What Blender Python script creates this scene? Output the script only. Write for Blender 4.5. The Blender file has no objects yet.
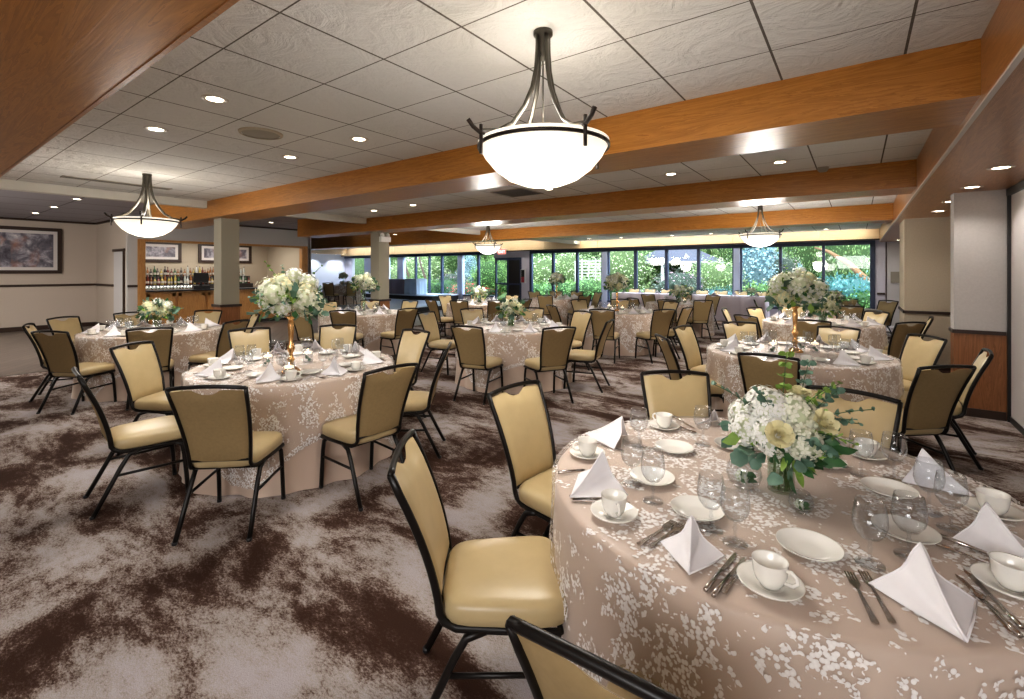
import bpy, math, random
from mathutils import Vector, Matrix
C = bpy.context.scene.collection
PI = math.pi
rnd = random.Random(7)

# ------------------------------------------------------------------ camera model
F, TH, HY, CH = 469.5, math.radians(36.31), 271.35, 1.58
cs, sn = math.cos(TH), math.sin(TH)
def un(px, py, z):
    d = F*(CH-z)/(py-HY); u = (px-512)*d/F
    return (u*cs-d*sn, u*sn+d*cs)
def atY(px, Y):                       # X of a sight line on the plane Y
    t = (px-512)/F; d = Y/(cs+t*sn); return d*(t*cs-sn)
def atX(px, X):
    t = (px-512)/F; d = X/(t*cs-sn); return d*(cs+t*sn)
def pr(X, Y, z):
    u = X*cs+Y*sn; d = -X*sn+Y*cs
    return (512+F*u/d, HY+F*(CH-z)/d)

cam_d = bpy.data.cameras.new('camera'); cam = bpy.data.objects.new('camera', cam_d); C.objects.link(cam)
cam_d.sensor_width = 36; cam_d.lens = 36*F/1024; cam_d.shift_y = -(349.5-HY)/1024
cam.location = (0, 0, CH); cam.rotation_euler = (PI/2, 0, TH)
cam_d.clip_start = 0.05; cam_d.clip_end = 200
bpy.context.scene.camera = cam

# ------------------------------------------------------------------ materials
def nt_new(name):
    m = bpy.data.materials.new(name); m.use_nodes = True
    nt = m.node_tree; b = nt.nodes['Principled BSDF']; return m, nt, b
def N(nt, t, **kw):
    n = nt.nodes.new(t)
    for k, v in kw.items():
        if k in n.inputs: n.inputs[k].default_value = v
        else: setattr(n, k, v)
    return n
def ramp(nt, src, stops):
    r = nt.nodes.new('ShaderNodeValToRGB'); e = r.color_ramp.elements
    while len(e) < len(stops): e.new(0.5)
    for i, (p, c) in enumerate(stops):
        e[i].position = p; e[i].color = (c[0], c[1], c[2], 1) if hasattr(c, '__len__') else (c, c, c, 1)
    nt.links.new(src, r.inputs[0]); return r
def math_n(nt, op, a, b=None, clamp=False):
    n = nt.nodes.new('ShaderNodeMath'); n.operation = op; n.use_clamp = clamp
    for i, v in enumerate((a, b)):
        if v is None: continue
        if isinstance(v, (int, float)): n.inputs[i].default_value = v
        else: nt.links.new(v, n.inputs[i])
    return n.outputs[0]
def mixc(nt, f, a, b):
    n = nt.nodes.new('ShaderNodeMix'); n.data_type = 'RGBA'
    for i, v in ((0, f), (6, a), (7, b)):
        if isinstance(v, (int, float)): n.inputs[i].default_value = v
        elif isinstance(v, tuple): n.inputs[i].default_value = (v[0], v[1], v[2], 1)
        else: nt.links.new(v, n.inputs[i])
    return n.outputs[2]
def plain(name, col, rough=0.5, metal=0, spec=0.5, noise=0.0, nscale=20, bump=0, sheen=0, coat=0):
    m, nt, b = nt_new(name)
    b.inputs['Base Color'].default_value = (*col, 1); b.inputs['Roughness'].default_value = rough
    b.inputs['Metallic'].default_value = metal; b.inputs['Specular IOR Level'].default_value = spec
    if sheen: b.inputs['Sheen Weight'].default_value = sheen
    if coat: b.inputs['Coat Weight'].default_value = coat; b.inputs['Coat Roughness'].default_value = .15
    if noise or bump:
        tc = nt.nodes.new('ShaderNodeTexCoord'); n = N(nt, 'ShaderNodeTexNoise', Scale=nscale, Detail=4.0)
        nt.links.new(tc.outputs['Object'], n.inputs['Vector'])
        if noise:
            r = ramp(nt, n.outputs[0], [(.3, [c*(1-noise) for c in col]), (.7, [min(1, c*(1+noise)) for c in col])])
            nt.links.new(r.outputs[0], b.inputs['Base Color'])
        if bump:
            bp = N(nt, 'ShaderNodeBump', Strength=bump, Distance=.01); nt.links.new(n.outputs[0], bp.inputs['Height'])
            nt.links.new(bp.outputs[0], b.inputs['Normal'])
    return m
def wood(name, c1, c2, axis='X', scale=1.0, rough=.35, joints=0):
    m, nt, b = nt_new(name)
    tc = nt.nodes.new('ShaderNodeTexCoord'); mp = nt.nodes.new('ShaderNodeMapping')
    s = {'X': (.6, 9, 9), 'Y': (9, .6, 9), 'Z': (9, 9, .6)}[axis]
    mp.inputs['Scale'].default_value = [v*scale for v in s]
    nt.links.new(tc.outputs['Object'], mp.inputs['Vector'])
    n1 = N(nt, 'ShaderNodeTexNoise', Scale=1.2, Detail=6.0, Roughness=.65, Distortion=1.4); nt.links.new(mp.outputs[0], n1.inputs['Vector'])
    w = N(nt, 'ShaderNodeTexNoise', Scale=9.0, Detail=3.0); nt.links.new(mp.outputs[0], w.inputs['Vector'])
    mul = math_n(nt, 'FRACT', math_n(nt, 'MULTIPLY', n1.outputs[0], 7.0))
    mx = math_n(nt, 'ADD', math_n(nt, 'MULTIPLY', mul, .55), math_n(nt, 'MULTIPLY', w.outputs[0], .45))
    r = ramp(nt, mx, [(.12, c2), (.45, [(a+bb)/2 for a, bb in zip(c1, c2)]), (.85, c1)])
    nt.links.new(r.outputs[0], b.inputs['Base Color'])
    b.inputs['Roughness'].default_value = rough
    bp = N(nt, 'ShaderNodeBump', Strength=.15, Distance=.003); nt.links.new(mx, bp.inputs['Height']); nt.links.new(bp.outputs[0], b.inputs['Normal'])
    return m
def emis(name, col, st):
    m, nt, b = nt_new(name); b.inputs['Base Color'].default_value = (*col, 1)
    b.inputs['Emission Color'].default_value = (*col, 1); b.inputs['Emission Strength'].default_value = st; return m
def glass(name, tint=(1, 1, 1), refl=.9, base=.04, rough=0.02):
    m = bpy.data.materials.new(name); m.use_nodes = True; nt = m.node_tree; nt.nodes.clear()
    o = nt.nodes.new('ShaderNodeOutputMaterial'); t = nt.nodes.new('ShaderNodeBsdfTransparent'); t.inputs[0].default_value = (*tint, 1)
    g = nt.nodes.new('ShaderNodeBsdfGlossy'); g.inputs['Roughness'].default_value = rough
    lw = N(nt, 'ShaderNodeLayerWeight', Blend=.35)
    f = math_n(nt, 'ADD', math_n(nt, 'MULTIPLY', math_n(nt, 'POWER', lw.outputs['Facing'], 2.5), refl), base, True)
    mx = nt.nodes.new('ShaderNodeMixShader'); nt.links.new(f, mx.inputs[0]); nt.links.new(t.outputs[0], mx.inputs[1]); nt.links.new(g.outputs[0], mx.inputs[2])
    nt.links.new(mx.outputs[0], o.inputs[0]); return m

M = {}
M['oak'] = wood('oak_beam', (.46, .205, .042), (.27, .105, .016), 'X', rough=.3)
M['oak_dark'] = wood('oak_soffit', (.40, .19, .07), (.24, .105, .035), 'Y', rough=.3)
M['oak_z'] = wood('oak_panel', (.52, .27, .09), (.34, .15, .04), 'Z', rough=.4)
M['oak_wains'] = wood('oak_wainscot', (.30, .125, .045), (.17, .065, .02), 'Z', rough=.4)
M['maple'] = wood('maple_band', (.72, .55, .34), (.62, .46, .27), 'X', rough=.5)
M['wall'] = plain('beige_wallcovering', (.43, .37, .285), .8, noise=.05, nscale=60)
M['pillar_wall'] = plain('olive_column', (.30, .275, .215), .8)
M['wall2'] = plain('pale_wallcovering', (.48, .45, .43), .8, noise=.04, nscale=60)
M['wall_dim'] = plain('taupe_wallcovering', (.47, .40, .34), .8, noise=.04, nscale=60)
M['wall_white'] = plain('white_wall', (.66, .68, .74), .7)
M['trim'] = plain('dark_trim', (.035, .018, .012), .4)
M['navy'] = plain('navy_frame', (.035, .045, .085), .45)
M['pillar'] = plain('blue_grey_pillar', (.32, .36, .48), .5)
M['sill'] = plain('sill_panel', (.55, .53, .60), .6)
M['partition'] = plain('partition_fabric', (.60, .57, .56), .85, noise=.05, nscale=80)
M['track'] = plain('partition_track', (.02, .017, .016), .4)
M['bulkhead'] = plain('white_bulkhead', (.62, .60, .54), .7)
M['black'] = plain('black_frame', (.010, .008, .007), .36, spec=.35)
M['seat'] = plain('tan_vinyl', (.49, .385, .215), .36, noise=.05, nscale=9, bump=.08, spec=.5)
M['back'] = plain('tan_back_fabric', (.31, .225, .115), .6, spec=.2, noise=.05, nscale=60)
M['napkin'] = plain('white_linen', (.84, .82, .84), .85, noise=.02, nscale=30)
M['china'] = plain('white_china', (.86, .84, .79), .12, spec=.6)
M['steel'] = plain('cutlery_steel', (.62, .58, .55), .22, metal=1)
M['gold'] = plain('rose_gold', (.80, .48, .22), .25, metal=1)
M['bronze'] = plain('brushed_nickel', (.13, .12, .10), .42, metal=.8)
M['bronze_d'] = plain('dark_bronze', (.04, .03, .025), .4, metal=.6)
M['glass'] = glass('clear_glass', (.96, .97, .98), .75, .05)
M['pane'] = glass('window_glass', (.95, .97, .97), .5, .03)
M['vase'] = glass('vase_glass', (.88, .95, .90), .7, .08)
M['petal'] = plain('white_petal', (.82, .82, .68), .7, noise=.06, nscale=25)
M['petal_core'] = plain('petal_core', (.62, .66, .46), .8)
M['petal_w'] = plain('pure_white_petal', (.86, .86, .82), .7)
M['petal_c'] = plain('cream_petal', (.80, .74, .46), .7)
M['leaf'] = plain('dark_leaf', (.045, .13, .045), .5, noise=.3, nscale=14)
M['leaf_g'] = plain('eucalyptus_leaf', (.13, .23, .17), .55, noise=.25, nscale=14)
M['leaf_l'] = plain('lime_leaf', (.24, .38, .08), .55, noise=.25, nscale=14)
M['stem'] = plain('green_stem', (.12, .2, .05), .5)
M['candle'] = emis('candle_wax', (1, .85, .65), .8)
M['flame'] = emis('candle_flame', (1, .75, .4), 8)
M['white'] = plain('white_metal', (.7, .7, .68), .4)
M['dark_plastic'] = plain('dark_plastic', (.02, .02, .022), .35)
M['white_drape'] = plain('white_drape', (.66, .60, .66), .85)
M['grey_drape'] = plain('mauve_grey_drape', (.27, .24, .29), .85)
M['lens'] = emis('downlight_lens', (1, .86, .66), 9)
M['trimring'] = plain('downlight_trim', (.55, .5, .45), .4)
M['speaker'] = plain('speaker_grille', (.30, .27, .22), .8)
M['grille'] = plain('air_grille', (.12, .11, .10), .7)
M['door_white'] = plain('white_door', (.52, .50, .50), .5)
M['bowl'] = None

def bowl_mat():
    m, nt, b = nt_new('alabaster_bowl'); b.inputs['Base Color'].default_value = (.9, .84, .72, 1); b.inputs['Roughness'].default_value = .3
    tc = nt.nodes.new('ShaderNodeTexCoord'); n = N(nt, 'ShaderNodeTexNoise', Scale=6.0, Detail=3.0); nt.links.new(tc.outputs['Object'], n.inputs['Vector'])
    r = ramp(nt, n.outputs[0], [(.3, (1, .90, .74)), (.7, (1, .95, .84))])
    nt.links.new(r.outputs[0], b.inputs['Emission Color']); b.inputs['Emission Strength'].default_value = .5; return m
M['bowl'] = bowl_mat()

def ceiling_mat(name, base, x0, y0, bumpy=1.0, p=.61):
    m, nt, b = nt_new(name)
    g = nt.nodes.new('ShaderNodeNewGeometry'); sp = nt.nodes.new('ShaderNodeSeparateXYZ'); nt.links.new(g.outputs['Position'], sp.inputs[0])
    def line(src, off, w):
        fr = math_n(nt, 'FRACT', math_n(nt, 'ADD', math_n(nt, 'DIVIDE', math_n(nt, 'SUBTRACT', src, off), p), 100.0))
        a = math_n(nt, 'ABSOLUTE', math_n(nt, 'SUBTRACT', fr, .5)); return math_n(nt, 'GREATER_THAN', a, .5-w)
    ln = math_n(nt, 'MAXIMUM', line(sp.outputs[0], x0, .011), line(sp.outputs[1], y0, .007))
    n = N(nt, 'ShaderNodeTexNoise', Scale=3.2, Detail=5.0, Roughness=.6, Distortion=2.2); nt.links.new(g.outputs['Position'], n.inputs['Vector'])
    n2 = N(nt, 'ShaderNodeTexNoise', Scale=60.0, Detail=3.0); nt.links.new(g.outputs['Position'], n2.inputs['Vector'])
    mus = math_n(nt, 'ADD', math_n(nt, 'MULTIPLY', math_n(nt, 'FRACT', math_n(nt, 'MULTIPLY', n.outputs[0], 9.0)), .6), math_n(nt, 'MULTIPLY', n2.outputs[0], .5))
    col = mixc(nt, mus, tuple(c*.93 for c in base), base)
    nt.links.new(mixc(nt, ln, col, (.13, .115, .10)), b.inputs['Base Color']); b.inputs['Roughness'].default_value = .9; b.inputs['Specular IOR Level'].default_value = .08
    bp = N(nt, 'ShaderNodeBump', Strength=.45*bumpy, Distance=.012); nt.links.new(mus, bp.inputs['Height']); nt.links.new(bp.outputs[0], b.inputs['Normal'])
    return m
M['ceil'] = ceiling_mat('ceiling_tile', (.62, .61, .59), .22, 1.15)
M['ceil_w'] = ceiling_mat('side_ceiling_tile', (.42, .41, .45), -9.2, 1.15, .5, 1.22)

def carpet():
    m, nt, b = nt_new('mottled_carpet')
    g = nt.nodes.new('ShaderNodeNewGeometry'); mp = nt.nodes.new('ShaderNodeMapping'); mp.inputs['Rotation'].default_value = (0, 0, .62); mp.inputs['Scale'].default_value = (.8, 1.45, 1)
    nt.links.new(g.outputs['Position'], mp.inputs[0])
    a = N(nt, 'ShaderNodeTexNoise', Scale=1.25, Detail=7.0, Roughness=.58, Distortion=.6); nt.links.new(mp.outputs[0], a.inputs['Vector'])
    mp2 = nt.nodes.new('ShaderNodeMapping'); mp2.inputs['Rotation'].default_value = (0, 0, .62); mp2.inputs['Scale'].default_value = (4, 26, 1); nt.links.new(g.outputs['Position'], mp2.inputs[0])
    s = N(nt, 'ShaderNodeTexNoise', Scale=1.0, Detail=6.0, Roughness=.7); nt.links.new(mp2.outputs[0], s.inputs['Vector'])
    ff = N(nt, 'ShaderNodeTexNoise', Scale=13.0, Detail=8.0, Roughness=.75); nt.links.new(mp.outputs[0], ff.inputs['Vector'])
    v = math_n(nt, 'ADD', math_n(nt, 'MULTIPLY', a.outputs[0], .68), math_n(nt, 'ADD', math_n(nt, 'MULTIPLY', s.outputs[0], .10), math_n(nt, 'MULTIPLY', ff.outputs[0], .22)))
    sp_ = N(nt, 'ShaderNodeTexNoise', Scale=70.0, Detail=3.0, Roughness=.8); nt.links.new(mp.outputs[0], sp_.inputs['Vector'])
    v = math_n(nt, 'ADD', v, math_n(nt, 'MULTIPLY', math_n(nt, 'SUBTRACT', sp_.outputs[0], .5), .22))
    r = ramp(nt, v, [(.43, (.050, .026, .018)), (.475, (.095, .058, .045)), (.505, (.24, .19, .165)), (.54, (.38, .335, .31)), (.60, (.43, .39, .40))])
    big = N(nt, 'ShaderNodeTexNoise', Scale=.7, Detail=2.0); nt.links.new(g.outputs['Position'], big.inputs['Vector'])
    tint = mixc(nt, ramp(nt, big.outputs[0], [(.45, 0), (.6, .55)]).outputs[0], r.outputs[0], mixc(nt, 1.0, r.outputs[0], r.outputs[0]))
    fine = N(nt, 'ShaderNodeTexNoise', Scale=260.0, Detail=2.0); nt.links.new(g.outputs['Position'], fine.inputs['Vector'])
    k = ramp(nt, fine.outputs[0], [(.3, .72), (.7, 1.15)])
    mm = nt.nodes.new('ShaderNodeMix'); mm.data_type = 'RGBA'; mm.blend_type = 'MULTIPLY'; mm.inputs[0].default_value = 1
    nt.links.new(tint, mm.inputs[6]); nt.links.new(k.outputs[0], mm.inputs[7])
    nt.links.new(mm.outputs[2], b.inputs['Base Color']); b.inputs['Roughness'].default_value = .95; b.inputs['Specular IOR Level'].default_value = .1
    bp = N(nt, 'ShaderNodeBump', Strength=.3, Distance=.004); nt.links.new(fine.outputs[0], bp.inputs['Height']); nt.links.new(bp.outputs[0], b.inputs['Normal'])
    return m
M['carpet'] = carpet()
def plank():
    m, nt, b = nt_new('grey_plank_floor')
    g = nt.nodes.new('ShaderNodeNewGeometry'); mp = nt.nodes.new('ShaderNodeMapping'); mp.inputs['Rotation'].default_value = (0, 0, .6); nt.links.new(g.outputs['Position'], mp.inputs[0])
    br = nt.nodes.new('ShaderNodeTexBrick'); nt.links.new(mp.outputs[0], br.inputs['Vector'])
    br.inputs['Color1'].default_value = (.17, .135, .11, 1); br.inputs['Color2'].default_value = (.12, .095, .08, 1); br.inputs['Mortar'].default_value = (.06, .05, .04, 1)
    br.inputs['Scale'].default_value = 1; br.inputs['Brick Width'].default_value = 1.2; br.inputs['Row Height'].default_value = .15; br.inputs['Mortar Size'].default_value = .006
    nt.links.new(br.outputs[0], b.inputs['Base Color']); b.inputs['Roughness'].default_value = .35; return m
M['plank'] = plank()
M['stage'] = plain('pale_stage_top', (.55, .62, .74), .25)

def satin():
    m, nt, b = nt_new('blush_satin'); b.inputs['Base Color'].default_value = (.60, .47, .38, 1); b.inputs['Roughness'].default_value = .42
    b.inputs['Sheen Weight'].default_value = .3; return m
M['satin'] = satin()
def lace(k=1.0, name='lace'):
    m = bpy.data.materials.new(name); m.use_nodes = True; nt = m.node_tree; nt.nodes.clear()
    o = nt.nodes.new('ShaderNodeOutputMaterial'); uv = nt.nodes.new('ShaderNodeUVMap'); uv.uv_map = 'UVMap'
    # branching sprays: a big cell's distance field broken up by noise, filled with small round petals
    nz = N(nt, 'ShaderNodeTexNoise', Scale=26.0, Detail=2.0); nt.links.new(uv.outputs[0], nz.inputs['Vector'])
    vm = nt.nodes.new('ShaderNodeVectorMath'); vm.operation = 'MULTIPLY_ADD'; vm.inputs[1].default_value = (.05, .05, 0)
    nt.links.new(nz.outputs['Color'], vm.inputs[0]); nt.links.new(uv.outputs[0], vm.inputs[2])
    big = N(nt, 'ShaderNodeTexVoronoi', Scale=5.4*k, Randomness=.7); nt.links.new(vm.outputs[0], big.inputs['Vector'])
    nz2 = N(nt, 'ShaderNodeTexNoise', Scale=24.0*k, Detail=1.5); nt.links.new(uv.outputs[0], nz2.inputs['Vector'])
    dd = math_n(nt, 'ADD', big.outputs['Distance'], math_n(nt, 'MULTIPLY', math_n(nt, 'SUBTRACT', nz2.outputs[0], .5), 1.35))
    cl = math_n(nt, 'LESS_THAN', dd, .485)
    hem = nt.nodes.new('ShaderNodeUVMap'); hem.uv_map = 'Hem'; hs = nt.nodes.new('ShaderNodeSeparateXYZ'); nt.links.new(hem.outputs[0], hs.inputs[0])
    cl = math_n(nt, 'MAXIMUM', cl, math_n(nt, 'LESS_THAN', hs.outputs[0], .045))
    sm = N(nt, 'ShaderNodeTexVoronoi', Scale=80.0*k, Randomness=.9); nt.links.new(uv.outputs[0], sm.inputs['Vector'])
    pet = math_n(nt, 'LESS_THAN', sm.outputs['Distance'], .56)
    fl = math_n(nt, 'MULTIPLY', cl, pet)
    shade = mixc(nt, sm.outputs['Distance'], (.97, .95, .93), (.74, .70, .68))
    alpha = math_n(nt, 'MAXIMUM', math_n(nt, 'MULTIPLY', fl, .93), .20)
    d = nt.nodes.new('ShaderNodeBsdfDiffuse'); nt.links.new(mixc(nt, fl, (.80, .74, .69), shade), d.inputs[0])
    t = nt.nodes.new('ShaderNodeBsdfTransparent'); mx = nt.nodes.new('ShaderNodeMixShader')
    nt.links.new(alpha, mx.inputs[0]); nt.links.new(t.outputs[0], mx.inputs[1]); nt.links.new(d.outputs[0], mx.inputs[2]); nt.links.new(mx.outputs[0], o.inputs[0])
    return m
M['lace'] = lace()

def art(name, seed):
    m, nt, b = nt_new(name); tc = nt.nodes.new('ShaderNodeTexCoord'); mp = nt.nodes.new('ShaderNodeMapping'); mp.inputs['Location'].default_value = (seed, seed*2, 0)
    nt.links.new(tc.outputs['Object'], mp.inputs[0])
    n = N(nt, 'ShaderNodeTexNoise', Scale=2.6, Detail=9.0, Roughness=.7, Distortion=.4); nt.links.new(mp.outputs[0], n.inputs['Vector'])
    n2 = N(nt, 'ShaderNodeTexNoise', Scale=.9, Detail=3.0, Distortion=2.0); nt.links.new(mp.outputs[0], n2.inputs['Vector'])
    r = ramp(nt, n.outputs[0], [(.33, (.04, .035, .05)), (.47, (.15, .14, .17)), (.57, (.38, .36, .40)), (.68, (.75, .7, .7))])
    r2 = ramp(nt, n2.outputs[0], [(.58, 0), (.72, .8)])
    nt.links.new(mixc(nt, r2.outputs[0], r.outputs[0], (.40, .18, .11)), b.inputs['Base Color']); b.inputs['Roughness'].default_value = .3; return m

# ------------------------------------------------------------------ mesh builder
class MB:
    def __init__(s): s.v = []; s.f = []; s.m = []; s.sm = []
    def add(s, vs, fs, mi=0, smooth=True):
        o = len(s.v); s.v += [tuple(v) for v in vs]; s.f += [tuple(i+o for i in f) for f in fs]; s.m += [mi]*len(fs); s.sm += [smooth]*len(fs); return s
    def box(s, x0, x1, y0, y1, z0, z1, mi=0):
        v = [(x, y, z) for z in (z0, z1) for y in (y0, y1) for x in (x0, x1)]
        return s.add(v, [(0, 2, 3, 1), (4, 5, 7, 6), (0, 1, 5, 4), (2, 6, 7, 3), (0, 4, 6, 2), (1, 3, 7, 5)], mi, False)
    def tube(s, pts, r, n=8, mi=0, cap=True, flat=None):
        pts = [Vector(p) for p in pts]; rings = []
        rs = r if isinstance(r, (list, tuple)) else [r]*len(pts)
        up = None
        for i, p in enumerate(pts):
            t = (pts[min(i+1, len(pts)-1)]-pts[max(i-1, 0)]).normalized()
            if up is None:
                a = Vector((0, 0, 1)) if abs(t.z) < .9 else Vector((0, 1, 0)); up = (a-t*a.dot(t)).normalized()
            else: up = (up-t*up.dot(t)).normalized()
            b = t.cross(up)
            k = flat or (1, 1)
            rings.append([p+(up*math.cos(2*PI*j/n)*k[0]+b*math.sin(2*PI*j/n)*k[1])*rs[i] for j in range(n)])
        v = [q for R in rings for q in R]; f = []
        for i in range(len(pts)-1):
            for j in range(n): f.append((i*n+j, i*n+(j+1) % n, (i+1)*n+(j+1) % n, (i+1)*n+j))
        if cap: f.append(tuple(range(n))[::-1]); f.append(tuple(range((len(pts)-1)*n, len(pts)*n)))
        return s.add(v, f, mi)
    def lathe(s, prof, n=20, mi=0, c=(0, 0, 0), close=False):
        v = []; f = []
        for r, z in prof: v += [(c[0]+r*math.cos(2*PI*j/n), c[1]+r*math.sin(2*PI*j/n), c[2]+z) for j in range(n)]
        for i in range(len(prof)-1):
            for j in range(n): f.append((i*n+j, i*n+(j+1) % n, (i+1)*n+(j+1) % n, (i+1)*n+j))
        if close: f.append(tuple(range(n))[::-1]); f.append(tuple(range((len(prof)-1)*n, len(prof)*n)))
        return s.add(v, f, mi)
    def xf(s, mat):
        s.v = [tuple(mat @ Vector(v)) for v in s.v]; return s
    def mesh(s, name, mats, uv=None, hem=None):
        me = bpy.data.meshes.new(name); me.from_pydata(s.v, [], s.f); me.update()
        for m in (mats if isinstance(mats, (list, tuple)) else [mats]): me.materials.append(m)
        me.polygons.foreach_set('material_index', s.m); me.polygons.foreach_set('use_smooth', s.sm)
        if uv:
            l = me.uv_layers.new(name='UVMap')
            for lp in me.loops: l.data[lp.index].uv = uv[lp.vertex_index]
            l = me.uv_layers.new(name='Hem')
            for lp in me.loops: l.data[lp.index].uv = (hem[lp.vertex_index], 0)
        me.update(); return me

USED = {}
def tag(o, label, cat, group=None, kind=None):
    o['label'] = label; o['category'] = cat
    if group: o['group'] = group
    if kind: o['kind'] = kind
    USED.setdefault(label, []).append(o.name)
    return o
def link(name, me, parent=None, loc=None, rz=0):
    o = bpy.data.objects.new(name, me); C.objects.link(o)
    if parent: o.parent = parent
    if loc is not None: o.location = loc
    o.rotation_euler = (0, 0, rz); return o
def empty(name, loc=(0, 0, 0), rz=0):
    return link(name, None, None, loc, rz)
def struct(name, mb, m):
    o = link(name, mb.mesh(name, m)); o['kind'] = 'structure'; return o
def S(name, m, *b):
    mb = MB(); 
    for q in b: mb.box(*q)
    return struct(name, mb, m)
def dup(root, loc, rz=0, sc=None):
    r = root.copy(); C.objects.link(r); r.location = loc; r.rotation_euler = (0, 0, rz)
    if sc: r.scale = (sc, sc, sc) if not hasattr(sc, '__len__') else sc
    for ch in root.children:
        c = ch.copy(); C.objects.link(c); c.parent = r
        for g in ch.children:
            d = g.copy(); C.objects.link(d); d.parent = c
    return r
FIRST = {}
def place(key, maker, loc, rz, label, cat, group=None, sc=None):
    if key not in FIRST:
        FIRST[key] = maker(); o = FIRST[key]; o.location = loc; o.rotation_euler = (0, 0, rz)
        if sc: o.scale = (sc, sc, sc) if not hasattr(sc, '__len__') else sc
    else: o = dup(FIRST[key], loc, rz, sc or 1.0)
    return tag(o, label, cat, group)

# ------------------------------------------------------------------ the room
CZ, HB, SB, WZ = 2.815, 2.514, 2.447, 2.98         # ceiling, beam bottom, soffit bottom, side ceiling
YW, XS, XB, XL = 17.6, .529, -15.0, -17.8
S('floor', M['carpet'], (-10.33, 3.2, -3.5, YW+.3, -.12, 0))
o = S('floor', M['plank'], (-27, -10.33, -3.5, YW+.3, -.12, 0)); o.name = 'floor_side'
S('trim_1', M['trim'], (-10.36, -10.33, -3.5, YW, 0, .004))
S('ceiling', M['ceil'], (-9.2, XS, -3.5, YW+.3, CZ, CZ+.1))
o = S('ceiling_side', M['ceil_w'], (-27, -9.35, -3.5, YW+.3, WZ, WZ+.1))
S('trim_2', M['bulkhead'], (-9.35, -9.2, -3.5, YW, 2.69, WZ+.1))
# beams
S('ceiling_beam', M['oak'], (-9.2, XS, .05, .724, HB, CZ))
S('ceiling_beam', M['oak'], (-9.2, XS, 3.475, 4.10, HB, CZ), (-12.06, -9.2, 3.475, 4.10, HB, WZ))
S('ceiling_beam', M['oak'], (-9.2, XS, 6.80, 7.40, HB, CZ), (-12.2, -9.2, 6.80, 7.40, HB, WZ))
S('ceiling_beam', M['oak'], (-9.2, XS, 10.9, 11.5, HB, CZ), (-26, -9.2, 10.9, 11.5, HB, WZ))
S('trim_3', M['oak_dark'], (-9.2, XS, .724, .745, HB-.004, HB+.02))
# soffit
S('ceiling_soffit', M['oak_dark'], (XS, 3.2, -3.5, YW+.3, SB, CZ+.1))
S('trim_4', M['trimring'], (XS-.012, XS+.012, -3.5, YW, SB-.006, SB+.006))
# right side
S('wall_right', M['wall2'], (2.6, 2.75, -3.5, YW+.3, 0, SB))
S('wall_partition', M['partition'], *[(1.30, 1.36, y, y+1.18, .06, 2.375) for y in (5.87, 4.67, 3.47, 2.27, 1.07, -.13, -1.33, -2.53)])
S('trim_5', M['track'], (1.27, 1.40, -3.5, 7.09, 2.375, SB), (1.29, 1.38, -3.5, 7.09, 0, .06), (1.275, 1.38, 7.05, 7.09, 0, 2.4))
S('column_right', M['wall2'], (.865, 1.285, 7.09, 7.32, .93, SB))
S('column_wainscot', M['oak_wains'], (.865, 1.285, 7.09, 7.32, 0, .9))
S('trim_6', M['trim'], (.85, 1.27, 7.075, 7.34, .9, .94), (.85, 1.27, 7.075, 7.34, 0, .09))
S('wall_recess', M['wall'], (.63, 2.6, 10.1, 10.5, 0, SB), (1.2, 2.6, 7.32, 7.5, 0, SB), (.63, .9, 10.5, 11.2, 0, SB))
S('trim_7', M['trim'], (.62, 1.3, 10.08, 10.1, .89, .935), (.62, 1.3, 10.08, 10.1, 0, .09), (.61, .63, 10.08, 11.2, .89, .935))
# window wall
winb, wint = .40, 2.38
panes = [(352, 365), (389.5, 398), (405, 415), (416, 428.5), (429.5, 441), (442.5, 458), (464, 477.5), (479, 494),
         (532, 552), (554, 576), (578, 601.5), (609, 634), (637, 665), (668, 697), (700, 732.5), (742, 779), (782, 822), (825, 870)]
PX = [(atY(a, YW), atY(b, YW)) for a, b in panes]
S('wall_window', M['sill'], (-26, PX[7][1]+.02, YW, YW+.2, 0, winb), (PX[8][0], PX[17][1], YW, YW+.2, 0, winb),
  (-26, 2.75, YW, YW+.2, 2.5, CZ+.2), (atY(521.5, YW), PX[8][0]-.1, YW, YW+.2, 0, 2.5), (PX[17][1]+.1, 2.75, YW, YW+.2, 0, 2.5), (-26.2, PX[0][0], YW, YW+.2, 0, 2.5),
  (atY(494, YW), atY(522, YW), YW, YW+.2, 2.2, 2.5))
mb = MB()
for (a, b), (c, d) in zip(PX[:-1], PX[1:]):
    if b < atY(496, YW) < c or c-b > .9: continue
    w = c-b
    if w < .35: mb.box(b, c, YW-.03, YW+.1, winb, wint)
mb.box(-26, atY(494, YW), YW-.05, YW+.1, wint, 2.5); mb.box(PX[8][0]-.1, PX[17][1]+.12, YW-.05, YW+.1, wint, 2.5)
mb.box(-26, atY(494, YW), YW-.06, YW+.1, winb-.06, winb+.02); mb.box(PX[8][0]-.1, PX[17][1]+.12, YW-.06, YW+.1, winb-.06, winb+.02)
mb.box(PX[8][0]-.12, PX[8][0], YW-.03, YW+.1, winb, wint); mb.box(PX[17][1], PX[17][1]+.12, YW-.03, YW+.1, winb, wint)
struct('trim_8', mb, M['navy'])
mb = MB()
for a, b in ((365, 389.5), (398, 405), (458, 464), (601.5, 609), (732.5, 742)):
    mb.box(atY(a, YW)+.05, atY(b, YW)-.05, YW-.1, YW+.1, 0, wint)
struct('trim_9', mb, M['pillar'])
for i, (a, b) in enumerate(PX):
    w = S('window_%d' % (i+1), M['pane'], (a, b, YW+.03, YW+.04, winb, wint))
mb = MB(); x = -25.9
while x < XS-.2:
    mb.box(x+.006, min(XS, x+2.5)-.006, YW-.36, YW-.33, 2.53, CZ if x > -9.3 else WZ); x += 2.5
struct('trim_10', mb, M['maple'])
S('trim_11', M['trim'], (-25.9, XS, YW-.33, YW-.05, 2.50, 2.53))
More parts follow.
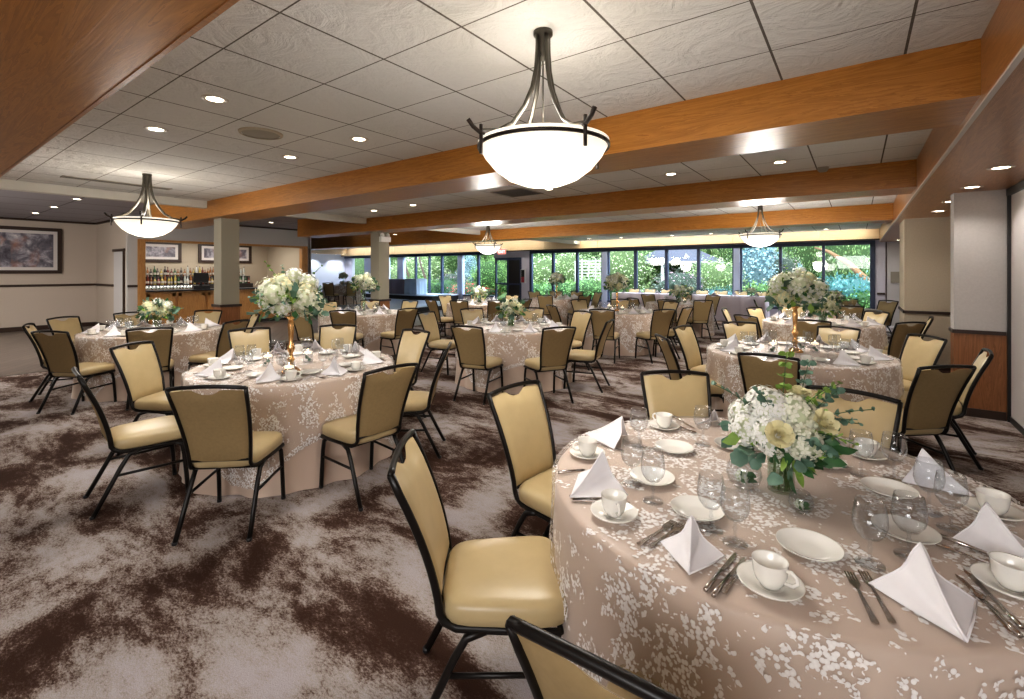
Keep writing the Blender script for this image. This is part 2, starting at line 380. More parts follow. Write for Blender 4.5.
# right end pieces of the window wall
S('door_1', M['door_white'], (atY(887, YW)-.0, atY(887, YW)+.95, YW-.06, YW, 0, 2.42))
S('trim_12', M['trim'], (atY(877, YW), atY(885, YW), YW-.03, YW, .89, .95), (atY(885.6, YW), atY(886.6, YW), YW-.05, YW, 0, 2.44))
# exit door
e0, e1 = atY(495.5, YW), atY(521.5, YW)
S('door_2', M['navy'], (e0, e1, YW-.04, YW+.04, 2.1, 2.22), (e0, e0+.08, YW-.04, YW+.04, 0, 2.1), (e1-.08, e1, YW-.04, YW+.04, 0, 2.1),
  ((e0+e1)/2-.05, (e0+e1)/2+.05, YW-.04, YW+.04, 0, 2.1), (e0, e1, YW-.04, YW+.04, 0, .12), (e0, e1, YW-.05, YW+.04, .95, 1.03))
S('window_19', M['pane'], (e0+.08, (e0+e1)/2-.05, YW, YW+.01, .12, 2.1))
S('door_3', M['track'], ((e0+e1)/2+.05, e1-.08, YW-.02, YW+.02, .12, 2.1))
# far left wall, soffit
S('wall_far_left', M['wall_white'], (-26.2, -26, 8.8, YW+.2, 0, WZ))
S('trim_13', M['maple'], (-26, -25.2, 11.5, YW-.4, 2.62, WZ))
# bar side: left wall, back wall, bar wall
S('wall_left', M['wall_dim'], (XL-.15, XL, -3.5, 3.84, 0, WZ))
S('wall_side', M['wall_dim'], (XL, -16.1, 3.84, 3.95, 0, WZ), (-16.1, XB-.12, 3.84, 3.95, 2.15, WZ), (-15.24, XB-.12, 3.84, 3.95, 0, 2.15))
S('door_4', M['door_white'], (-16.06, -15.24, 3.82, 3.88, 0, 2.1))
S('trim_14', M['trim'], (-16.12, -15.15, 3.80, 3.84, 2.10, 2.17), (-15.24, -15.17, 3.80, 3.84, 0, 2.1), (XL, XL+.02, -3.5, 3.84, 1.17, 1.23), (XL, -16.1, 3.81, 3.84, 1.17, 1.23),
  (XL, XL+.02, -3.5, 3.84, 0, .12), (XL, -16.1, 3.81, 3.84, 0, .12), (XL, XL+.03, -3.5, 3.84, WZ-.05, WZ), (XL, XB, 3.80, 3.84, WZ-.05, WZ), (XB, XB+.03, 3.84, 8.8, WZ-.05, WZ))
bY0, bY1 = 4.15, 8.50
S('wall_bar', M['wall2'], (XB-.12, XB, 3.84, bY0-.1, 0, WZ), (XB-.12, XB, bY0-.1, bY1+.15, 2.42, WZ), (XB-.12, XB, bY1+.15, 8.8, 0, WZ))
S('trim_15', M['oak_z'], (XB-.13, XB+.04, bY0-.1, bY0+.06, 0, 2.42), (XB-.13, XB+.04, bY1, bY1+.2, 0, 2.42), (XB-.13, XB+.03, bY0, bY1, 2.36, 2.42))
S('trim_16', M['trim'], (XB, XB+.02, 3.84, bY0-.1, 1.17, 1.23), (XB, XB+.02, 3.84, bY0-.1, 0, .12))
S('wall_bar_back', M['wall'], (XL-.15, XL, 3.95, 9.2, 0, 2.7), (XL, XB-.12, 3.95, 4.0, 0, 2.7), (XL, XB-.12, 8.75, 8.85, 0, 2.7))
S('ceiling_bar', M['bulkhead'], (XL-.1, XB-.12, 3.95, 8.85, 2.7, 2.8))
S('wall_west', M['wall2'], (-26, XL-.15, 8.75, 8.85, 0, WZ), (XB-.12, XB, 8.75, 8.85, 0, WZ))
S('wall_near', M['wall_dim'], (XL-.2, 3.2, -3.6, -3.5, 0, WZ))
# columns
for yc in (3.76, 7.12):
    S('column', M['pillar_wall'], (-9.27, -8.97, yc-.15, yc+.15, .99 if yc < 5 else .92, HB))
    S('column_base', M['oak_wains'], (-9.28, -8.96, yc-.16, yc+.16, 0, .96 if yc < 5 else .89))
    S('trim_17', M['trim'], (-9.30, -8.94, yc-.18, yc+.18, .95 if yc < 5 else .88, .995 if yc < 5 else .925))
# staging near the garden corner
mb = MB(); mb.box(-25.5, -13.7, 9.2, 15.6, .17, .2); mb.box(-25.48, -13.7, 9.2, 15.6, 0, .17, 1)
tag(link('low_platform', mb.mesh('low_platform', [M['stage'], M['track']])), 'wide low pale platform with black edge along the far left side', 'platform')
mb = MB(); mb.box(-25.5, -16.2, 15.7, YW-.1, .38, .42); mb.box(-25.48, -16.22, 15.72, YW-.1, 0, .38, 1)
tag(link('raised_stage', mb.mesh('raised_stage', [M['stage'], M['track']])), 'raised pale stage with black front under the far left windows', 'stage')

# ------------------------------------------------------------------ lamps
def light(name, typ, loc, energy, col=(1, .95, .89), **kw):
    l = bpy.data.lights.new(name, typ); l.energy = energy; l.color = col
    rot = kw.pop('rot', None)
    for k, v in kw.items(): setattr(l, k, v)
    o = bpy.data.objects.new(name, l); C.objects.link(o); o.location = loc
    if rot: o.rotation_euler = rot
    return o
def make_downlight():
    t = empty('recessed_downlight')
    link('trim_ring', MB().lathe([(.055, 0), (.055, -.004), (.085, -.006), (.088, 0)], 20).mesh('trim_ring', M['trimring']), t)
    link('lens', MB().lathe([(.0, -.003), (.054, -.003)], 20).mesh('lens', M['lens']), t)
    return t
DLN = [0]
def downlight(px, py, z, where, e=42):
    x, y = un(px, py, z)
    place('downlight', make_downlight, (x, y, z), 0, 'small round recessed downlight ' + where, 'downlight', 'recessed ceiling downlights')
    light('downlight_lamp', 'SPOT', (x, y, z-.03), e*(1.0 if y < 3.5 or z < 2.5 else 1.7), spot_size=2.3, spot_blend=.8, shadow_soft_size=.06)
for px, py, z, w in [
    (215, 99, CZ, 'nearest of the left row in the tiled ceiling'), (156, 129, CZ, 'second from nearest in the left ceiling row'),
    (359, 139, CZ, 'just before the first beam, right of the round speaker'), (290, 157, CZ, 'before the first beam, above the left front table'),
    (780, 162, CZ, 'between first and second beam, rightmost'), (671, 174, CZ, 'between first and second beam, right of the nearest pendant'),
    (549, 189, CZ, 'between first and second beam, right under the nearest pendant'), (413, 205, CZ, 'between first and second beam, left of the square grille'),
    (374, 210.5, CZ, 'between first and second beam, beside the second pillar'), (271, 222.5, WZ, 'in the side ceiling in front of the bar'),
    (333, 237, WZ, 'in the side ceiling behind the second beam'),
    (77, 199, WZ, 'nearest of three in the dark side ceiling'), (54, 207, WZ, 'middle of three in the dark side ceiling'), (35.5, 213, WZ, 'farthest of three in the dark side ceiling'),
    (185, 221, WZ, 'in the side ceiling just left of the first pillar'),
    (395, 234.5, CZ, 'beyond the second beam beside the second pillar'),
    (589, 238.5, CZ, 'beyond the third beam, leftmost by the window band'), (621, 237.5, CZ, 'beyond the third beam, second from the left'),
    (672, 235.5, CZ, 'beyond the third beam, third from the left'), (711, 233.5, CZ, 'beyond the third beam, left of the right far pendant'),
    (826, 229, CZ, 'beyond the third beam, rightmost by the window')]:
    downlight(px, py, z, w)
for i, (px, py, w) in enumerate([(1001, 167.5, 'in the wood soffit, nearest of its row'), (972, 187, 'in the wood soffit, second of its row'), (951, 201.5, 'in the wood soffit, third of its row'), (939, 211, 'in the wood soffit, fourth of its row'), (928, 218, 'in the wood soffit, fifth by the beige wall panel'), (899, 240, 'in the wood soffit, farthest by the white door')]):
    downlight(px, py, SB, w, 14)

for px, w in ((317, 'left'), (336, 'middle'), (343.5, 'right')):
    x, y = un(px, 254.5, 2.62); x = -25.6; y = atX(px, -25.6)
    place('downlight', make_downlight, (x, y, 2.62), 0, 'small recessed downlight over the far left white wall, %s of three' % w, 'downlight', 'recessed ceiling downlights'); light('downlight_lamp', 'SPOT', (x, y, 2.59), 60, (.85, .9, 1), spot_size=2.0, spot_blend=.7, shadow_soft_size=.05)
# pendants
def make_pendant():
    t = empty('pendant_lamp')                         # origin at the ceiling
    link('glass_bowl', MB().lathe([(.325, -.572), (.335, -.575), (.328, -.60), (.30, -.65), (.25, -.71), (.18, -.76), (.10, -.79), (.03, -.80), (.0, -.80)], 48).mesh('glass_bowl', M['bowl']), t)
    mb = MB().tube([(.333*math.cos(a), .333*math.sin(a), -.60) for a in [2*PI*i/48 for i in range(49)]], .007, 6); mb.lathe([(.330, -.592), (.339, -.592), (.337, -.608), (.328, -.608), (.330, -.592)], 48)
    link('rim_band', mb.mesh('rim_band', M['bronze_d']), t)
    for k in range(4):
        a = PI/4+k*PI/2+.35; c, s = math.cos(a), math.sin(a)
        prof = [(.032, -.0), (.034, -.10), (.042, -.20), (.065, -.30), (.11, -.40), (.18, -.50), (.26, -.55), (.345, -.565)]
        link('arm', MB().tube([(r*c, r*s, z) for r, z in prof], .012, 8, flat=(1.3, .7)).mesh('arm', M['bronze']), t)
        mb = MB().tube([(.31*c, .31*s, -.568), (.36*c, .36*s, -.568), (.395*c, .395*s, -.545), (.42*c, .42*s, -.515)], .011, 6)
        mb.tube([(.352*c, .352*s, -.53), (.352*c, .352*s, -.67)], .009, 6)
        link('finial_hook', mb.mesh('finial_hook', M['bronze_d']), t)
    mb = MB().lathe([(.0, 0), (.05, 0), (.05, -.02), (.03, -.03), (.03, -.10), (.012, -.12), (.012, -.15), (0, -.15)], 20); mb.tube([(0, 0, -.1), (0, 0, -.57)], .004, 6)
    link('canopy', mb.mesh('canopy', M['bronze']), t)
    return t
for x, y, lab in ((-1.304, 2.045, 'large alabaster bowl pendant hanging nearest, above the foreground'), (-7.26, 2.06, 'alabaster bowl pendant on curved metal arms near the bar at left'),
                  (-7.47, 9.15, 'small far bowl pendant left of the exit sign'), (-1.38, 9.3, 'far bowl pendant before the garden windows at right')):
    place('pendant', make_pendant, (x, y, CZ), 0, lab, 'pendant lamp', 'alabaster bowl pendants')
    light('pendant_lamp_up', 'POINT', (x, y, CZ-.45), 9, shadow_soft_size=.15)
    light('pendant_lamp_down', 'POINT', (x, y, CZ-.95), 32 if y < 3 else 85, shadow_soft_size=.3)

# fixtures on the ceiling
x, y = un(261, 133, CZ)
t = empty('ceiling_speaker', (x, y, CZ)); tag(t, 'round beige speaker grille flush in the left tiled ceiling', 'speaker')
link('grille', MB().lathe([(0, -.012), (.15, -.012), (.16, -.004)], 32).mesh('grille', M['speaker']), t); link('rim', MB().lathe([(.155, -.016), (.175, -.014), (.18, 0)], 32).mesh('rim', M['wall']), t)
def vent(px, py, w, l, lab):
    x, y = un(px, py, CZ); t = empty('air_vent', (x, y, CZ)); tag(t, lab, 'air vent')
    mb = MB().box(-w/2, w/2, -l/2, -l/2+.02, -.01, 0).box(-w/2, w/2, l/2-.02, l/2, -.01, 0).box(-w/2, -w/2+.02, -l/2, l/2, -.01, 0).box(w/2-.02, w/2, -l/2, l/2, -.01, 0)
    link('frame', mb.mesh('frame', M['speaker']), t)
    mb = MB(); k = -l/2+.02
    while k < l/2-.03: mb.box(-w/2+.02, w/2-.02, k, k+.012, -.008, -.002); k += .03
    mb.box(-w/2+.01, w/2-.01, -l/2+.01, l/2-.01, -.002, -.001)
    link('louvres', mb.mesh('louvres', M['grille']), t)
vent(120, 183, .16, 1.2, 'long narrow air vent in the ceiling beside the left pendant')
vent(517, 192.5, .6, .6, 'square dark air vent in the ceiling behind the nearest pendant')
x, y = un(823, 167.5, CZ); tag(link('smoke_detector', MB().lathe([(0, -.05), (.04, -.05), (.055, -.03), (.06, 0)], 20).mesh('smoke_detector', M['speaker']), None, (x, y, CZ)), 'small round detector on the ceiling before the second beam', 'smoke detector')

# fixtures on walls
x = atY(507, YW); t = empty('exit_sign', (x, YW-.40, 2.36)); tag(t, 'red lit exit sign above the dark exit door', 'exit sign')
link('housing', MB().box(-.24, .24, 0, .05, 0, .26).mesh('housing', M['white']), t)
link('lit_face', MB().box(-.22, .22, -.006, 0, .02, .24).mesh('lit_face', emis('exit_red', (.9, .10, .08), 1.0)), t)
link('hanger', MB().tube([(0, .025, .26), (0, .025, .46)], .01).mesh('hanger', M['white']), t)
fc = bpy.data.curves.new('lettering', 'FONT'); fc.body = 'EXIT'; fc.size = .19; fc.align_x = 'CENTER'; fc.extrude = .002; fc.materials.append(emis('exit_white', (1, .9, .85), 1.3))
tmp = bpy.data.objects.new('lettering_tmp', fc); C.objects.link(tmp); bpy.context.view_layer.update(); me_ = bpy.data.meshes.new_from_object(tmp); bpy.data.objects.remove(tmp); fo = bpy.data.objects.new('lettering', me_); C.objects.link(fo); fo.parent = t; fo.location = (0, -.009, .06); fo.rotation_euler = (PI/2, 0, 0)
x = atY(524, YW); t = empty('wall_cabinet', (x, YW-.1, 1.05)); tag(t, 'small white framed wall cabinet with red inside, right of the exit door', 'wall cabinet')
link('frame', MB().box(-.11, .11, .0, .1, 0, .62).mesh('frame', M['white']), t)
link('glass_front', MB().box(-.09, .09, -.005, 0, .02, .6).mesh('glass_front', M['track']), t)
link('red_panel', MB().box(-.085, .085, -.01, -.004, .03, .28).mesh('red_panel', plain('red_enamel', (.35, .04, .05))), t)
x = atY(897, YW-.1); t = empty('thermostat', (.60, 13.0, 1.28)); tag(t, 'small grey wall control box by the white door at right', 'wall control'); t.location = (x, YW-.09, 1.25)
link('box', MB().box(-.14, .1, 0, .03, 0, .32).mesh('box', M['speaker']), t)
# emergency light on second pillar
t = empty('emergency_light', (-8.93, 7.12, 2.27)); tag(t, 'white two-headed emergency light on top of the second pillar', 'emergency light')
link('housing', MB().box(-.04, .04, -.14, .14, 0, .12).mesh('housing', M['white']), t)
for s_ in (-.08, .08): link('lamp_head', MB().lathe([(0, .02), (.04, 0), (.05, -.06), (.0, -.06)], 14).mesh('lamp_head', M['white']), t, (.0, s_, .19))
# pictures
def picture(loc, w, h, lab, seed, axis='X'):
    t = empty('framed_picture', loc); tag(t, lab, 'picture', 'framed abstract prints')
    def bx(y0, y1, z0, z1, d0, d1): return (d0, d1, y0, y1, z0, z1)
    mb = MB().box(0, .05, -w/2, w/2, -h/2, -h/2+.09).box(0, .05, -w/2, w/2, h/2-.09, h/2).box(0, .05, -w/2, -w/2+.09, -h/2+.09, h/2-.09).box(0, .05, w/2-.09, w/2, -h/2+.09, h/2-.09)
    link('frame', mb.mesh('frame', M['trim']), t)
    link('mat_board', MB().box(0.003, .025, -w/2+.09, w/2-.09, -h/2+.09, h/2-.09).mesh('mat_board', plain('mat_board', (.62, .58, .56))), t)
    link('print', MB().box(.025, .03, -w/2+.17, w/2-.17, -h/2+.17, h/2-.17).mesh('print', art('abstract_print_%d' % seed, seed*3.1)), t)
picture((XL+.003, 1.95, 2.14), 2.3, 1.24, 'large dark abstract print in brown frame on the left wall', 1)
for k, (ya, yb, lab) in enumerate(((4.1, 5.55, 'abstract print in dark frame at the left of the bar back wall'), (6.2, 7.45, 'abstract print in dark frame partly behind the first pillar'), (7.75, 8.7, 'abstract print in dark frame at the right of the bar back wall'))):
    pass
def barpic(pa, pb, lab, seed):
    y0, y1 = atX(pa, XL), atX(pb, XL); picture((XL+.003, (y0+y1)/2, 2.2), y1-y0, .66, lab, seed)
barpic(139, 181, 'abstract print in dark frame at the left of the bar back wall', 2)
barpic(198, 229, 'abstract print in dark frame, left one beside the first pillar', 3)
barpic(231, 251, 'abstract print in dark frame at the right of the bar back wall', 4)

# ------------------------------------------------------------------ bar
t = empty('bar_counter', (XB, 0, 0)); tag(t, 'long oak bar counter with a black top in the wall opening', 'bar counter')
L0, L1 = bY0+.06, bY1
link('counter_top', MB().box(-.45, .12, L0, L1, 1.035, 1.075).mesh('counter_top', M['track']), t)
link('body', MB().box(-.3, -.01, L0, L1, .1, 1.035).mesh('body', M['oak_z']), t)
link('plinth', MB().box(-.3, -.03, L0, L1, 0, .1).mesh('plinth', M['track']), t)
n = 6
for k in range(n):
    a = L0+(L1-L0)*k/n+.04; b = L0+(L1-L0)*(k+1)/n-.04
    mb = MB().box(-.01, .012, a, b, .16, .98); mb.box(.012, .02, a, a+.07, .16, .98); mb.box(.012, .02, b-.07, b, .16, .98); mb.box(.012, .02, a, b, .16, .24); mb.box(.012, .02, a, b, .9, .98)
    link('front_panel', mb.mesh('front_panel', M['oak_z']), t)
t = empty('back_bar_shelf', (XL, 0, 0)); tag(t, 'stepped back bar shelving holding the bottles', 'shelf')
link('lower_cabinet', MB().box(.003, .9, 4.05, 8.7, 0, .98).mesh('lower_cabinet', M['oak_wains']), t)
link('bottle_step', MB().box(.003, .5, 4.05, 8.0, .98, 1.16).mesh('bottle_step', M['track']), t)
link('upper_bottle_step', MB().box(.003, .26, 4.05, 8.0, 1.16, 1.42).mesh('upper_bottle_step', M['track']), t)
bm = {c: plain('bottle_'+c, v, .15, spec=.7) for c, v in dict(green=(.03, .08, .03), amber=(.22, .09, .03), clear=(.42, .44, .42), dark=(.03, .02, .02), yellow=(.36, .28, .08), red=(.14, .03, .02)).items()}
shapes = [[(0, 0), (.036, 0), (.038, .01), (.038, .17), (.03, .20), (.013, .23), (.012, .29), (.015, .30), (0, .30)],
          [(0, 0), (.045, 0), (.047, .01), (.046, .13), (.035, .16), (.014, .18), (.013, .24), (.017, .25), (0, .25)],
          [(0, 0), (.032, 0), (.035, .02), (.035, .20), (.015, .25), (.013, .31), (0, .32)]]
blab = plain('bottle_label', (.42, .38, .32), .6); bcap = plain('bottle_cap', (.08, .06, .05), .3)
def mk_bottle(col, sh):
    def f():
        t = empty('bottle'); p = shapes[sh]
        link('body', MB().lathe(p, 12).mesh('body', bm[col]), t)
        r = p[3][0]+.001; link('paper_label', MB().lathe([(r, .05), (r, .12)], 12).mesh('paper_label', blab), t)
        z = p[-1][1]; link('cap', MB().lathe([(.0, z+.012), (.015, z+.012), (.016, z-.02)], 10).mesh('cap', bcap), t)
        return t
    return f
cols = list(bm)
for row, (xx, zz, st) in enumerate(((.10, 1.42, .085), (.36, 1.16, .085))):
    y = 4.15
    while y < 7.95:
        c = rnd.choice(cols); sh = rnd.randrange(3)
        place('bottle_%s%d' % (c, sh), mk_bottle(c, sh), (XL+xx+rnd.uniform(-.03, .03), y, zz+.0015), 0, '%s liquor bottle on the %s row of the back bar' % (c, ('upper', 'lower')[row]), 'bottle', '%s bottles on the %s bar row' % (c, ('upper', 'lower')[row]), rnd.uniform(.82, 1.05))
        y += st+rnd.uniform(-.006, .016)
def mk_tumbler(): return link('tumbler', MB().lathe([(0, .004), (.034, .004), (.042, .155), (.040, .155), (.032, .01)], 12).mesh('tumbler', glass('tumbler_glass', (.8, .86, .85), .6, .35, .15)))
for r in range(2):
    for k in range(22):
        place('tumbler', mk_tumbler, (XL+.60+r*.13, 4.2+k*.09, .981), 0, 'clear upturned tumbler in the rows of glasses behind the bar', 'glass', 'rows of tumblers behind the bar')
t = empty('cash_register', (XB-.2, atX(201, XB-.2), 1.075), -.2); tag(t, 'black point of sale terminal standing on the bar counter', 'cash register')
link('base', MB().box(-.16, .16, -.2, .2, 0, .1).mesh('base', M['dark_plastic']), t)
link('screen', MB().box(-.02, .02, -.18, .18, .18, .46).mesh('screen', M['dark_plastic']), t)
link('stand', MB().tube([(0, 0, .1), (0, 0, .2)], .03).mesh('stand', M['dark_plastic']), t)
light('bar_lamp', 'AREA', (XB-1.2, 6.2, 2.66), 70, size=1.6, size_y=3.6, shape='RECTANGLE')

# ------------------------------------------------------------------ chair
def lerp(a, b, t): return a+(b-a)*t
def back_line(v):      # centre line of the backrest v 0 bottom..1 top : (y,z,halfwidth)
    y = -.205-.03*v-.125*v**1.7; z = .425+.475*v; w = .172+.040*v**1.5+.006*math.sin(PI*(1-v))
    return y, z, w
def make_chair():
    t = empty('banquet_chair')
    # seat cushion
    mb = MB()
    def outline(k, n=28):
        pts = []
        for i in range(n):
            a = 2*PI*i/n; c, s = math.cos(a), math.sin(a); e = .38
            x = math.copysign(abs(c)**e, c); y = math.copysign(abs(s)**e, s)
            hw = lerp(.195, .228, (y+1)/2)-k; pts.append((x*hw, .018+y*(.222-k)))
        return pts
    n = 28; L = [(.012, .392), (.0, .402), (-.002, .43), (.0, .452), (.012, .468), (.04, .478), (.10, .484)]; v = []
    for k, z in L: v += [(x, y, z) for x, y in outline(k)]
    f = [(i*n+j, i*n+(j+1) % n, (i+1)*n+(j+1) % n, (i+1)*n+j) for i in range(len(L)-1) for j in range(n)]
    f.append(tuple(range((len(L)-1)*n, len(L)*n))); f.append(tuple(range(n))[::-1])
    mb.add(v, f); link('seat', mb.mesh('seat', M['seat']), t)
    # backrest cushion with a notch in its top edge
    mb = MB(); nu, nv = 16, 12
    def P(u, vv, side):
        dip = .070*math.exp(-(u/.30)**4) if vv > 0 else 0
        ve = .035+.955*vv - dip*vv**6
        y, z, w = back_line(ve); w -= .008
        edge = (1-abs(u)**6)**.5*(1-abs(2*vv-1)**10)**.5
        yy = y-.012*(1-u*u) + side*(.020 if side > 0 else .012)*edge
        z2 = z + (.012*(1-u*u)*vv)
        return (w*u, yy, z2)
    for side, mi in ((1, 0), (-1, 1)):
        v = [P(-1+2*i/nu, j/nv, side) for j in range(nv+1) for i in range(nu+1)]
        f = []
        for j in range(nv):
            for i in range(nu):
                q = (j*(nu+1)+i, j*(nu+1)+i+1, (j+1)*(nu+1)+i+1, (j+1)*(nu+1)+i)
                f.append(q if side < 0 else q[::-1])
        mb.add(v, f, mi)
    link('backrest', mb.mesh('backrest', [M['seat'], M['back']]), t)
    # black frame: uprights running down into the seat rail, top rail, lower rail
    mb = MB()
    for s in (-1, 1):
        pts = []
        for j in range(9, -1, -1):
            y, z, w = back_line(j/9); pts.append((s*w, y, z+(.012 if j == 9 else 0)))
        pts += [(s*.175, -.190, .400), (s*.182, -.15, .383), (s*.195, 0, .380), (s*.213, .20, .380)]
        mb.tube(pts, .0125, 8, flat=(1.15, .85))
    y, z, w = back_line(1)
    mb.tube([(w*u, y-.012*(1-u*u), z+.012+.014*(1-u*u)) for u in [-1+i/6 for i in range(13)]], .012, 8)
    y, z, w = back_line(.04); mb.tube([(-w, y, z), (w, y, z)], .009, 6)
    mb.tube([(-.213, .20, .380), (.213, .20, .380)], .010, 6); mb.tube([(-.18, -.16, .383), (.18, -.16, .383)], .010, 6)
    link('back_frame', mb.mesh('back_frame', M['black']), t)
    for s in (-1, 1):
        lg = link('leg', MB().tube([(s*.203, .135, .378), (s*.206, .175, .352), (s*.207, .190, .28), (s*.208, .203, .14), (s*.21, .212, .004)], .0145, 8).mesh('leg', M['black']), t)
        link('rubber_foot', MB().lathe([(0, 0), (.015, 0), (.0155, .016), (.0, .017)], 10, 0, (s*.21, .212, 0)).mesh('rubber_foot', M['dark_plastic']), lg)
        lg = link('leg', MB().tube([(s*.188, -.05, .378), (s*.190, -.115, .355), (s*.192, -.155, .29), (s*.198, -.225, .15), (s*.205, -.30, .004)], .0145, 8).mesh('leg', M['black']), t)
        link('rubber_foot', MB().lathe([(0, 0), (.015, 0), (.0155, .016), (.0, .017)], 10, 0, (s*.205, -.301, 0)).mesh('rubber_foot', M['dark_plastic']), lg)
        link('stretcher', MB().tube([(s*.207, .195, .235), (s*.194, -.185, .235)], .0095, 6).mesh('stretcher', M['black']), t)
    return t

TABLES = {   # name: (x, y, short phrase)
 'T1': (-.28, 2.04, 'the nearest table'), 'T2': (-3.96, 2.20, 'the left gold candlestick table'), 'T3': (-7.85, 2.32, 'the table before the bar'),
 'T4': (-7.9, 5.75, 'the second pillar table'), 'T5': (-4.05, 5.55, 'the central low bouquet table'), 'T6': (-3.95, 9.0, 'the central tall bouquet table'),
 'T7': (-.5, 5.50, 'the right gold candlestick table'), 'T8': (-.47, 8.98, 'the third table at right'), 'T9': (-7.75, 9.15, 'the far exit door table'),
 'T10': (-7.35, 12.3, 'the far centre window table'), 'T11': (-3.7, 12.3, 'the table before head tables'), 'T12': (-.4, 12.35, 'the farthest right table'),
 'T13': (-17.7, 11.9, 'the platform table far left')}
def sector(tx, ty, x, y):
    dx, dy = x-tx, y-ty; r = dx*cs+dy*sn; d = -dx*sn+dy*cs
    # direction relative to the sight line to the table
    u = tx*cs+ty*sn; dd = -tx*sn+ty*cs; L = math.hypot(u, dd); fx, fz = u/L, dd/L
    fwd = r*fx+d*fz; rt = r*fz-d*fx
    a = math.degrees(math.atan2(rt, fwd)) % 360
    return ['far', 'far right', 'right', 'near right', 'near', 'near left', 'left', 'far left'][int((a+22.5)//45) % 8]
SEATS = {}
def chair(T, px, py=None, far=None, r=1.42, turn=0):
    tx, ty, ph = TABLES[T]; tz = .203 if T == 'T13' else 0
    if py is not None:
        x, y = un(px, py, .915+tz)
    else:                                  # on the ring of chair backs round the table
        t = (px-512)/F; dx, dy = (t*cs-sn), (cs+t*sn); L = math.hypot(dx, dy); dx /= L; dy /= L
        b = tx*dx+ty*dy; disc = r*r-(tx*tx+ty*ty-b*b)
        k = b+(math.sqrt(disc) if far else -math.sqrt(disc)) if disc > 0 else b
        x, y = k*dx, k*dy
    vx, vy = tx-x, ty-y; L = math.hypot(vx, vy); ang = math.atan2(vy, vx)+math.radians(turn)
    rz = ang-PI/2
    cx, cy = x+math.cos(ang)*.345, y+math.sin(ang)*.345
    SEATS.setdefault(T, []).append((x, y, cx, cy, rz, tz))
def build_chairs():
    for T, L in SEATS.items():
        tx, ty, ph = TABLES[T]; by = {}
        for s in L: by.setdefault(sector(tx, ty, s[0], s[1]), []).append(s)
        for sec, ss in by.items():
            ss.sort(key=lambda s: pr(s[0], s[1], .9)[0])
            for i, s in enumerate(ss):
                names = [''] if len(ss) == 1 else (['left of two, ', 'right of two, '] if len(ss) == 2 else ['left of three, ', 'middle of three, ', 'right of three, '])
                place('chair', make_chair, (s[2], s[3], s[5]), s[4], 'tan black-framed chair, %s%s side of %s' % (names[i], sec, ph), 'chair', 'tan padded banquet chairs around the round tables')
for T, px, py, tn in [
    ('T1', 407, 450, 0), ('T1', 517, 388, 0), ('T1', 675, 374, 0), ('T1', 850, 394, 0),
    ('T2', 208, 387.5, 0), ('T2', 80, 372, 0), ('T2', 134, 345, 0), ('T2', 250, 329.5, 0), ('T2', 338, 326, 0), ('T2', 415, 331, 0), ('T2', 447, 346, 0), ('T2', 391, 368, 0),
    ('T3', 30, 325, 0), ('T3', 51, 332, 0), ('T3', 64, 318, 0), ('T3', 150, 329, 0), ('T3', 208, 311, 0), ('T3', 236, 321.5, 0), ('T3', 255, 314, 0),
    ('T4', 299, 311, 0), ('T4', 343, 311, 0), ('T4', 408, 309, 0),
    ('T5', 427, 312.5, 0), ('T5', 467, 327, 0), ('T5', 559, 328, 0), ('T5', 609, 321, 0), ('T5', 582, 312, 0), ('T5', 472, 309, 0), ('T5', 532, 308.5, 0),
    ('T6', 602, 310, 0), ('T6', 664, 310, 0),
    ('T7', 663, 337, 0), ('T7', 684, 327, 0), ('T7', 740, 323, 0), ('T7', 768, 356, 0), ('T7', 838, 328, 0), ('T7', 925, 337, 0), ('T7', 985, 352, 0), ('T7', 945, 367, 0),
    ('T8', 910, 323, 0), ('T8', 930, 318, 0), ('T8', 812, 321, 0), ('T8', 746, 316, 0), ('T8', 755, 308, 0), ('T8', 725, 309, 0), ('T8', 876, 312, 0)]:
    chair(T, px, py, turn=tn)
SEATS['T1'].append((-.36, .74, -.33, 1.085, 0.03, 0))
x, y = .80, 2.86; SEATS['T1'].append((x, y, x-.345*.80, y-.345*.60, math.atan2(2.04-y, -.28-x)-PI/2, 0))
for T, px, far in [('T3', 131, 1), ('T4', 328, 1), ('T4', 370, 1), ('T4', 410, 1), ('T6', 552, 0), ('T6', 579, 1), ('T6', 620, 1), ('T6', 671, 1), ('T6', 687, 0),
                   ('T8', 793, 1), ('T9', 431, 0), ('T9', 445, 1), ('T9', 459, 0), ('T9', 497, 0), ('T9', 526, 0), ('T9', 512, 1), ('T9', 478, 1),
                   ('T10', 545, 0), ('T10', 534, 1), ('T10', 577, 1), ('T10', 585, 0), ('T10', 598, 1), ('T10', 556, 1), ('T11', 633, 0), ('T11', 648, 1), ('T11', 667, 0), ('T11', 703, 0), ('T11', 713, 1), ('T11', 684, 1),
                   ('T12', 755, 0), ('T12', 850, 0), ('T12', 847, 1), ('T12', 888, 1), ('T12', 800, 1),
                   ('T13', 313, 1), ('T13', 328, 0), ('T13', 352, 0), ('T13', 363, 1), ('T13', 345, 1)]:
    chair(T, px, None, far, 1.47)
build_chairs()

